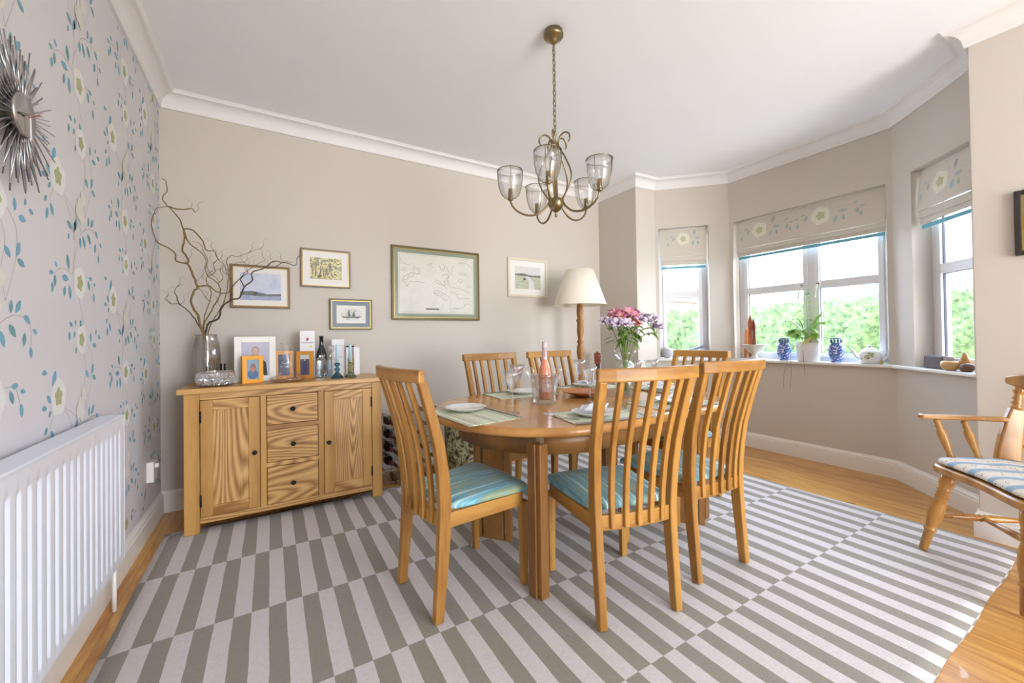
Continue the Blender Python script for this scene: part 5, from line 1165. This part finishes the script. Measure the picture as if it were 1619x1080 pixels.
for k, (i, j) in enumerate(((0, 4), (0, 3), (0, 2), (0, 1), (1, 3), (1, 2), (2, 0))):
    x = -.235+W_*(i+.5)+.99; z = .02+PZ*(j+.5)-.002
    if wp is None:
        wp = thing('wine_bottle', 'x', 'bottle', group='bottles lying in the wine rack')
        o = MB(); o.lathe([(0, .14), (.034, .14), (.037, .13), (.037, -.04), (.030, -.075), (.014, -.10), (.0135, -.13)], (0, 0, 0), 20, ax='y'); o.build('glass_body', MATS['dark_bottle_glass'], wp)
        o = MB(); o.lathe([(.0145, -.10), (.0145, -.155), (0, -.156)], (0, 0, 0), 14, ax='y'); o.build('foil', mat('claret_foil', (70, 24, 34), .4), wp); c_ = wp
    else: c_ = copy_tree(wp)
    c_.location = (x, 3.36, z); c_['label'] = 'dark bottle lying in the wine rack, '+locs[k]
# patterned bag
pb = thing('patterned_bag', 'tall green and brown leaf-patterned bag standing behind the table', 'bag', (1.47, 3.38, 0), R_(-8))
M_bag = ramp_art('leaf_pattern_fabric', [(64, 54, 38), (126, 118, 82), (176, 176, 138), (92, 84, 54), (196, 200, 168)], 13, (1, 1, .7), 3, .8, 1.5, True)
o = MB(); o.loft([[(x*s_, y_*s_, z) for x, y_ in ((-.13, -.06), (-.05, -.075), (.05, -.075), (.13, -.06), (.14, 0), (.13, .06), (0, .07), (-.13, .06), (-.14, 0))] for z, s_ in ((0, .78), (.03, .84), (.15, .92), (.3, .98), (.42, 1.0), (.43, .98))], True); o.build('bag_body', M_bag, pb)
o = MB(); o.tube(smooth_path([(-.07, -.07, .42), (-.05, -.06, .50), (0, -.05, .53), (.05, -.06, .50), (.07, -.07, .42)], 5), .006, 6); o.build('handle', M_rack, pb)

# ------------------------------------------------------------------ armchair (captain's chair)
ac = thing('armchair', 'turned pine captain armchair with a floral tie-on seat pad at the right edge', 'chair', (2.99, .357, RZ+.005), R_(41.3))
def turned(path_a, path_b, prof_, name, par, mt_=M_pinez, seg=18):
    a = Vector(path_a); b_ = Vector(path_b); d = b_-a; L = d.length; d.normalize(); u = d.orthogonal().normalized(); v = d.cross(u)
    o = MB(); o.loft([[a+d*L*t_+u*r_*math.cos(2*math.pi*k/seg)+v*r_*math.sin(2*math.pi*k/seg) for k in range(seg)] for t_, r_ in prof_], True)
    return o.build(name, mt_, par)
LP = [(0, .016), (.02, .0175), (.25, .021), (.26, .026), (.275, .026), (.285, .021), (.32, .022), (.45, .031), (.58, .029), (.66, .022), (.68, .029), (.70, .022), (.72, .030), (.74, .022), (.76, .029), (.78, .023), (.85, .031), (1.0, .028)]
SP = [(0, .010), (.08, .015), (.12, .011), (.18, .017), (.24, .012), (.5, .018), (.7, .020), (.80, .012), (.84, .017), (.88, .011), (.94, .016), (1, .010)]
legs = {(1, 1): ((.205, .285), (.19, .17)), (-1, 1): ((-.315, .235), (-.255, .17)), (1, -1): ((.245, -.21), (.21, -.12)), (-1, -1): ((-.30, -.20), (-.24, -.12))}
for k, (f_, t_) in legs.items(): turned((f_[0], f_[1], .0), (t_[0], t_[1], .425), LP, 'leg', ac)
def mid(k, z): f_, t_ = legs[k]; s_ = z/.425; return Vector((f_[0]+(t_[0]-f_[0])*s_, f_[1]+(t_[1]-f_[1])*s_, z))
STR = [(0, .010), (.2, .013), (.42, .018), (.45, .013), (.47, .019), (.5, .014), (.53, .019), (.55, .013), (.58, .018), (.8, .013), (1, .010)]
a1, a2 = mid((1, 1), .19), mid((1, -1), .19); b1, b2 = mid((-1, 1), .19), mid((-1, -1), .19)
turned(a1, a2, STR, 'stretcher', ac); turned(b1, b2, STR, 'stretcher', ac); turned((a1+a2)/2, (b1+b2)/2, STR, 'stretcher', ac)
o = MB(); so_ = [(.258, .20), (.20, .235), (.10, .228), (-.06, .215), (-.20, .228), (-.30, .235), (-.36, .20), (-.37, .08), (-.37, -.06), (-.34, -.16), (-.18, -.19), (.12, -.19), (.26, -.165), (.295, -.06), (.282, .08)]
so_ = [(p.x, p.y) for p in smooth_path([(x, y, 0) for x, y in so_+so_[:1]], 3)][:-1]
o.loft([[(x*k_, y*k_, z) for x, y in so_] for k_, z in ((.93, .415), (.985, .420), (1, .435), (1, .447), (.98, .455), (.90, .456), (.5, .446), (.05, .444))], True); o.build('seat', M_pinez, ac)
M_pad, n, l, b = new_mat('floral_stripe_pad')
t = n.new('ShaderNodeTexCoord'); mp = n.new('ShaderNodeMapping'); mp.inputs['Scale'].default_value = (0, 11, 0); l.new(t.outputs['Object'], mp.inputs[0])
sp = n.new('ShaderNodeSeparateXYZ'); l.new(t.outputs['Object'], sp.inputs[0]); nn = n.new('ShaderNodeTexNoise'); nn.inputs['Scale'].default_value = 6; l.new(t.outputs['Object'], nn.inputs['Vector'])
ma = n.new('ShaderNodeMath'); ma.operation = 'MULTIPLY_ADD'; ma.inputs[1].default_value = 9.0; l.new(sp.outputs['X'], ma.inputs[0]); ms_ = n.new('ShaderNodeMath'); ms_.operation = 'MULTIPLY'; ms_.inputs[1].default_value = .35; l.new(nn.outputs[0], ms_.inputs[0]); l.new(ms_.outputs[0], ma.inputs[2])
fr = n.new('ShaderNodeMath'); fr.operation = 'FRACT'; l.new(ma.outputs[0], fr.inputs[0])
r = n.new('ShaderNodeValToRGB'); r.color_ramp.interpolation = 'CONSTANT'; cr = r.color_ramp; cr.elements[0].color = col((152, 178, 200)); cr.elements[1].position = .38; cr.elements[1].color = col((226, 222, 212)); e = cr.elements.new(.32); e.color = col((206, 216, 224)); l.new(fr.outputs[0], r.inputs[0])
v = n.new('ShaderNodeTexVoronoi'); v.inputs['Scale'].default_value = 62; l.new(t.outputs['Object'], v.inputs['Vector']); vr = n.new('ShaderNodeValToRGB'); vr.color_ramp.elements[0].position = .20; vr.color_ramp.elements[0].color = col((128, 96, 92)); vr.color_ramp.elements[1].position = .26; vr.color_ramp.elements[1].color = (1, 1, 1, 1); l.new(v.outputs['Distance'], vr.inputs[0])
gtm = n.new('ShaderNodeMath'); gtm.operation = 'GREATER_THAN'; gtm.inputs[1].default_value = .46; l.new(fr.outputs[0], gtm.inputs[0]); lt = n.new('ShaderNodeMath'); lt.operation = 'LESS_THAN'; lt.inputs[1].default_value = .92; l.new(fr.outputs[0], lt.inputs[0]); an = n.new('ShaderNodeMath'); an.operation = 'MULTIPLY'; l.new(gtm.outputs[0], an.inputs[0]); l.new(lt.outputs[0], an.inputs[1])
mx = n.new('ShaderNodeMix'); mx.data_type = 'RGBA'; mx.blend_type = 'MULTIPLY'; l.new(an.outputs[0], mx.inputs[0]); l.new(r.outputs[0], mx.inputs[6]); l.new(vr.outputs[0], mx.inputs[7]); l.new(mx.outputs[2], b.inputs['Base Color']); b.inputs['Roughness'].default_value = .85
o = MB(); N_ = 16; pr_ = []
for k_, z in ((.86, .458), (.93, .466), (.95, .478), (.90, .490)): pr_.append([(x*k_, y*k_, z) for x, y in so_])
for k_ in (.75, .6, .45, .3, .12): pr_.append([(x*k_, y*k_, .497+.004*math.sin(x*30)*math.cos(y*22)) for x, y in so_])
o.loft(pr_, True); o.build('seat_pad', M_pad, ac, subsurf=1)
for s_ in (1, -1):
    ex = 0 if s_ == 1 else .10
    X_ = lambda x: s_*(x+ex)
    o = MB(); pts = smooth_path([(X_(.262), .255, .695), (X_(.272), .16, .694), (X_(.280), .06, .692), (X_(.286), -.04, .690), (X_(.288), -.13, .690)], 4)
    o.bar(pts, [.040+.016*math.sin(math.pi*min(1, q/len(pts)*1.6)) for q in range(len(pts))], .024, (1, 0, 0)); arm = o.build('arm', M_pinez, ac, bevel=.008)
    turned((X_(.225), .135, .452), (X_(.262), .185, .684), SP, 'arm_spindle', arm); turned((X_(.240), .015, .452), (X_(.276), .062, .682), SP, 'arm_spindle', arm)
    o = MB(); pts = [(X_(.278), -.105, .44), (X_(.280), -.115, .52), (X_(.283), -.128, .60), (X_(.285), -.145, .69), (X_(.286), -.155, .75)]
    o.bar(pts, .034, [.100, .096, .088, .074, .052], (1, 0, 0)); pst = o.build('back_post', M_pinez, ac, bevel=.008)
    turned((X_(.286), -.155, .745), (X_(.286), -.172, .862), [(0, .020), (.12, .023), (.18, .015), (.28, .024), (.36, .015), (.46, .020), (.62, .014), (.74, .018), (.82, .024), (.9, .018), (1, .020)], 'post_turning', pst)
o = MB(); o.bar([(x, -.165-.03*(1-((x+.03)/.38)**2), .892) for x in (-.45, -.36, -.2, 0, .14, .28, .35)], [.040, .075, .10, .12, .10, .075, .040], .028, (0, 0, 1)); o.build('crest_rail', M_pinez, ac, bevel=.010)
for x in (-.19, -.11, -.03, .05, .13): turned((x, -.16, .45), (x, -.19, .85), SP, 'back_spindle', ac)

# ------------------------------------------------------------------ roman blinds
M_bl = mat('blind_linen', (206, 200, 188), .85, bump=.2, bscale=200)
M_blt = mat('blind_teal_trim', (110, 172, 192), .8)
BLM = [M_bl, mat('blind_leaf', (170, 184, 186), .85), mat('blind_leaf_g', (164, 176, 168), .85), mat('blind_stem', (186, 182, 172), .85), mat('blind_petal', (222, 220, 204), .85), mat('blind_centre', (186, 192, 156), .85), mat('blind_pale', (216, 212, 200), .85)]
def blind(label, T, s0, s1, zt_, zdrop, zlow, motifs, dep=.055):
    b_ = thing('roman_blind', label, 'blind', group='patterned roman blinds in the bay')
    o = MB(); o.T = T
    sec = [(dep+.010, zt_), (dep-.006, zt_), (dep-.030, zdrop+.03), (dep-.034, zdrop+.012), (dep-.030, zdrop), (dep-.012, zdrop+.010), (dep-.008, zt_-.02)]
    o.loft([[(s, y, z) for y, z in sec] for s in (s0, s1)], False)
    L_ = s1-s0
    def P_(u, v, h): 
        z = zdrop+v; t_ = (z-(zdrop+.03))/(zt_-zdrop-.03); return (s0+u, dep-.030+t_*.024-h, z)
    for (cu, cv, sc_) in motifs:
        paint_pattern(o, lambda u, v, h, cu=cu, cv=cv: P_(cu+u, cv+v, h), lambda u, v, cu=cu, cv=cv: .008 < cu+u < L_-.008 and .035 < cv+v < zt_-zdrop-.005, sc_)
    o.build('blind_fabric', BLM, b_)
    o = MB(); o.T = T; n_ = 2; h_ = (zdrop-zlow)/2.6
    for k in range(n_):
        zz = zdrop-.004-h_*k*.8; d_ = dep-.020+.008*k
        o.loft([[(s, y, z) for y, z in ((d_+.010, zz+.01), (d_-.004, zz), (d_-.010, zz-h_*.85), (d_-.004, zz-h_*1.0), (d_+.010, zz-h_*.7))] for s in (s0+.004*(k+1), s1-.004*(k+1))], False)
    o.build('folds', M_bl, b_)
    o = MB(); o.T = T; o.box(s0+.012, s1-.012, dep-.012, dep-.004, zlow, zlow+.028); o.build('teal_hem', M_blt, b_)
    return b_
blind('patterned roman blind in the narrow left bay window', TLW, .215, .70, 2.350, 2.045, 1.905, [(.24, .19, 1.1)])
blind('wide patterned roman blind over the middle bay window', TMW, .050, 1.262, 2.350, 2.065, 1.955, [(.98, .16, 1.2), (.45, .165, 1.25)])
blind('patterned roman blind in the right bay window beside the wall', TRW, .065, .540, 2.350, 2.055, 1.92, [(.28, .15, 1.15)])
for i, (T_, s_, z0_) in enumerate(((TMW, .055, 1.0), (TLW, .66, 1.3))):
    o = MB(); o.T = T_; o.tube([(s_, .03, 2.0), (s_+.003, .028, 1.5), (s_, .03, z0_)], .0012, 4)
    tag(o.build('blind_cord', M_white), ('thin white pull cord hanging at the right side of the middle window' if i == 0 else 'thin white pull cord hanging at the left bay window'), 'cord')

# ------------------------------------------------------------------ on the window sills
SZ = ZS+.0005
M_bw = ramp_art('blue_white_glaze', [(52, 84, 168), (86, 116, 190), (220, 226, 238), (232, 234, 240)], 34, (1, 1, 1), 2, .15, 2.5, True)
M_bw2 = mat('blue_glaze', (70, 84, 140), .2)
def jar(lbl, y, x=4.285):
    j = thing('ginger_jar', lbl, 'jar', (x, y, SZ), 0, 'blue and white pierced jars')
    o = MB(); o.lathe([(0, 0), (.036, 0), (.038, .008), (.034, .016), (.046, .035), (.056, .065), (.058, .10), (.055, .135), (.046, .158), (.040, .166), (.036, .166), (.05, .135), (.053, .10), (.045, .04), (0, .03)], (0, 0, 0), 32); o.build('jar_body', M_bw, j)
    o = MB(); o.lathe([(.040, .166), (.0405, .171), (.037, .171), (.037, .166)], (0, 0, 0), 32); o.lathe([(.042, .205), (.043, .213), (.037, .213), (.037, .205)], (0, 0, 0), 32)
    for k in range(10): a = k*.628; o.tube([(.039*math.cos(a+d_), .039*math.sin(a+d_), z) for d_, z in ((0, .17), (.12, .188), (0, .206))], .003, 6); o.tube([(.039*math.cos(a+d_), .039*math.sin(a+d_), z) for d_, z in ((0, .17), (-.12, .188), (0, .206))], .003, 6)
    o.build('pierced_collar', M_bw2, j)
jar('blue and white pierced jar left of the potted palm on the sill', 1.968)
jar('blue and white pierced jar right of the potted palm, before the teapot', 1.545)
pt = MB(); pt.lathe([(0, 0), (.082, 0), (.086, .004), (.093, .170), (.094, .176), (.089, .176), (.087, .165), (0, .160)], (0, 0, 0), 40)
tag(pt.build('plant_pot', mat('white_plant_pot', (234, 234, 236), .35), None, loc=(4.275, 1.757, SZ)), 'round white pot holding the palm on the window sill', 'plant pot')
pl = thing('potted_palm', 'small bright green palm growing in the white pot at the window', 'plant', (4.275, 1.757, SZ+.163))
o = MB(); o.lathe([(0, .006), (.082, .004), (.084, .0)], (0, 0, 0), 24); o.build('soil', mat('potting_soil', (70, 52, 40), .95, bump=.6, bscale=80), pl)
M_palm = mat('palm_green', (150, 196, 60), .45, var=.25, bscale=12); M_palmd = mat('palm_yellowed', (206, 196, 110), .5); q = random.Random(17)
def frond(yt, xt, zt__, n_=13, mt_=None, L=.11, dr=.5):
    pts = smooth_path([(0, 0, 0), (xt*.3, yt*.3, zt__*.55), (xt*.65, yt*.65, zt__*.92), (xt, yt, zt__)], 8); o = MB(); o.tube(pts, [.0022*(1-.6*k/len(pts)) for k in range(len(pts))], 5)
    N_ = len(pts)
    for k in range(n_):
        i_ = int(N_*(.35+.64*k/n_)); p_ = pts[min(i_, N_-1)]; t_ = (pts[min(i_+1, N_-1)]-pts[i_-1]).normalized(); sd = t_.cross(Vector((0, 0, 1)));  sd = sd.normalized() if sd.length > .1 else Vector((0, 1, 0))
        for s_ in (-1, 1): leaf_mesh(o, p_, t_*.75+sd*s_+Vector((0, 0, .1)), L*(1-.45*k/n_)*q.uniform(.85, 1.1), .0066, dr)
    return o.build('frond', mt_ or M_palm, pl)
frond(.0, -.02, .46, 10, M_palm, .07, .3)
for yt, xt, zt_, n_, L_, dr_ in ((.17, -.02, .22, 15, .12, .5), (.13, -.05, .13, 15, .13, .9), (.09, -.03, .24, 14, .12, .5), (-.17, -.02, .28, 16, .13, .4), (-.15, -.04, .20, 16, .13, .6), (-.11, -.06, .10, 14, .12, 1.0), (.05, -.09, .14, 15, .13, .9), (-.04, -.09, .15, 15, .13, .9), (.02, .03, .22, 12, .11, .5), (.16, .02, .10, 13, .11, .9)): frond(yt, xt, zt_, n_, M_palm, L_, dr_)
frond(-.08, -.09, .07, 13, M_palmd, .11, 1.1)
o = MB()
for k in range(8): a = k*.785; o.tube([(.02*math.cos(a), .02*math.sin(a), 0), (.012*math.cos(a), .012*math.sin(a), .06)], .005, 5)
o.build('stem_base', mat('palm_stem_brown', (150, 112, 70), .8), pl)
o = MB(); 
for pts in ([(-.07, .10, .02), (-.09, .13, -.14), (-.10, .165, -.30), (-.10, .17, -.42)], [(-.07, .09, .02), (-.09, .11, -.12), (-.10, .10, -.26), (-.105, .115, -.44)], [(-.06, .02, .02), (-.10, .0, -.10), (-.10, -.01, -.28)]): o.tube(smooth_path(pts, 6), .0012, 4)
o.build('trailing_runners', mat('runner_brown', (120, 104, 80), .8), pl)
# teapot
tp = thing('teapot', 'white china teapot with a green leaf sprig at the right of the middle sill', 'teapot', (4.285, 1.315, SZ))
o = MB(); o.lathe([(0, 0), (.055, 0), (.062, .006), (.070, .03), (.072, .07), (.064, .10), (.045, .112), (.0, .115)], (0, 0, 0), 36); o.build('teapot_body', M_china, tp)
o = MB(); o.lathe([(.046, .112), (.040, .122), (.015, .130), (.008, .134), (.012, .142), (.008, .150), (0, .151)], (0, 0, 0), 28); o.build('lid', M_china, tp)
o = MB(); o.tube(smooth_path([(0, .06, .03), (0, .09, .05), (0, .11, .095), (0, .135, .128)], 6), [.018-.0006*k for k in range(19)], 10); o.build('spout', M_china, tp)
o = MB(); o.tube(smooth_path([(0, -.055, .095), (0, -.09, .105), (0, -.112, .075), (0, -.10, .04), (0, -.066, .025)], 6), .006, 8); o.build('handle', M_china, tp)
o = MB(); q = random.Random(2)
for k in range(9): a = math.pi+q.uniform(-.6, .6); z = q.uniform(.035, .085); r_ = .0735; o.poly([(r_*math.cos(a+da), r_*math.sin(a+da), z+dz) for da, dz in ((-.16, 0), (0, .006), (.16, .004), (0, -.007))])
o.build('leaf_print', mat('print_green', (132, 156, 72), .4), tp)
# fluted bowl
o = MB(); o.lathe([(0, .002), (.045, 0), (.048, .004), (.026, .030), (.022, .045), (.034, .06), (.075, .10), (.112, .148), (.114, .152), (.109, .152), (.07, .107), (.028, .068), (0, .062)], (0, 0, 0), 144, flute=(36, .018))
tag(o.build('fluted_bowl', mat('fluted_ceramic', (216, 216, 204), .4), None, loc=(4.245, 2.225, SZ)), 'white fluted footed bowl at the left end of the middle window sill', 'bowl')
# carved wooden paddles
def paddle(lbl, y, h_, mt_, tl, x=4.33, w_=.018):
    o = MB(); sec = smooth_path([(.004, 0, 0), (w_*.9, h_*.12, 0), (w_, h_*.35, 0), (w_*.8, h_*.62, 0), (w_, h_*.8, 0), (w_*.6, h_*.92, 0), (.002, h_, 0)], 4)
    full = [(p.x, p.y) for p in sec]+[(-p.x, p.y) for p in sec[-2:0:-1]]
    o.loft([[(d_, a, z) for a, z in full] for d_ in (-.006, .006)], False)
    ob = o.build('wooden_paddle', mt_, None, bevel=.003, loc=(x, y, SZ+.002)); ob.rotation_euler = (R_(tl), 0, 0)
    return tag(ob, lbl, 'carving', 'carved wooden paddles leaning by the window')
M_pd = wood('carving_wood', (184, 104, 60), (130, 66, 40), 'z', rings=.5, fine=.5)
paddle('short orange-brown carved paddle, leftmost by the middle window', 2.345, .32, wood('carving_pale', (206, 138, 84), (170, 100, 56), 'z', rings=.5), 3, 4.30)
paddle('tallest carved wooden paddle leaning at the left of the middle window', 2.305, .46, M_pd, 1, 4.315, .022)
paddle('dark red-brown carved paddle half behind the tallest one', 2.262, .42, mat('carving_dark', (124, 62, 52), .5), -1, 4.325)
# tiny brass drop
o = MB(); o.lathe([(0, 0), (.008, .002), (.012, .012), (.009, .022), (.004, .030), (.005, .036), (0, .042)], (0, 0, 0), 16)
tag(o.build('brass_bell', mat('old_gold', (180, 156, 90), .35, metal=.7), None, loc=(4.212, 1.222, SZ)), 'tiny brass bell shape at the right end of the middle sill', 'ornament')
# left sill
def on(T, s_, d_): p = T @ Vector((s_, d_, 0)); return (p.x, p.y, SZ)
p = on(TLW, .645, .055)
o = MB(); o.lathe([(0, 0), (.02, 0), (.045, .012), (.06, .045), (.055, .085), (.035, .112), (.012, .120), (0, .12)], (0, 0, 0), 28)
tag(o.build('stone_ornament', mat('grey_stone', (176, 178, 178), .6, var=.15, bscale=20), None, loc=p), 'rounded grey stone ornament at the left of the narrow window sill', 'ornament')
p = on(TLW, .42, .03); o = MB(); 
for k in range(6): o.box(-.09+.003*k, .09-.002*k, -.045, .045, .012*k, .012*k+.011)
tag(o.build('paper_stack', mat('pale_papers', (206, 208, 212), .8), None, bevel=.001, loc=p, rz=R_(-45)), 'low stack of pale papers on the narrow left window sill', 'papers')
p = on(TLW, .33, .075); o = MB(); o.loft([[(x, y_, z+.02*math.sin(x*20)) for y_, z in ((-.035, 0.02), (.035, .02), (.03, .045), (-.03, .045))] for x in (-.09, -.05, 0, .05, .09)], True)
cl_ = o.build('folded_cloth', mat('blue_grey_cloth', (146, 158, 170), .9), None, loc=(p[0], p[1], SZ+.077), rz=R_(-42)); tag(cl_, 'folded blue-grey cloth lying on the papers in the narrow window', 'cloth')
# right sill
p = on(TRW, .385, .035); o = MB(); o.loft([[(x, y_, z) for y_, z in ((-.045, 0), (.045, 0), (.04, .085), (.02, .092), (-.03, .085))] for x in (-.085, -.075, .075, .085)], False)
o.build; M_weave = ramp_art('dark_weave', [(62, 56, 60), (112, 104, 106), (78, 70, 74), (128, 118, 116)], 90, (1, 1, 2.5), 2, .8, .5)
tag(o.build('woven_box', M_weave, None, bevel=.008, loc=p, rz=R_(45)), 'dark grey woven box on the right window sill', 'box')
p = on(TRW, .235, -.005); o = MB(); o.lathe([(0, 0), (.022, 0), (.040, .012), (.050, .032), (.047, .052), (.042, .060), (.038, .058), (.044, .045), (.040, .02), (0, .012)], (0, 0, 0), 28)
tag(o.build('small_bowl', mat('blonde_wood', (220, 182, 120), .35, var=.2, bscale=20), None, loc=p), 'small blonde wooden bowl in front of the woven box', 'bowl')
p = on(TRW, .195, .045); o = MB(); o.lathe([(0, 0), (.022, 0), (.032, .02), (.030, .05), (.020, .085), (.014, .105), (.008, .118), (0, .122)], (0, 0, 0), 24)
tag(o.build('wooden_pear', mat('pear_wood', (212, 158, 92), .4, var=.2, bscale=15), None, loc=p), 'carved pear-shaped wooden ornament behind the small bowl on the right sill', 'ornament')
p = on(TRW, .13, .01); o = MB(); o.lathe([(0, 0), (.02, .0), (.034, .015), (.036, .030), (.025, .048), (0, .055)], (0, 0, 0), 20)
tag(o.build('brown_pebble', mat('brown_ball', (104, 72, 58), .5), None, loc=p), 'dark brown round ornament at the right end of the right sill', 'ornament')
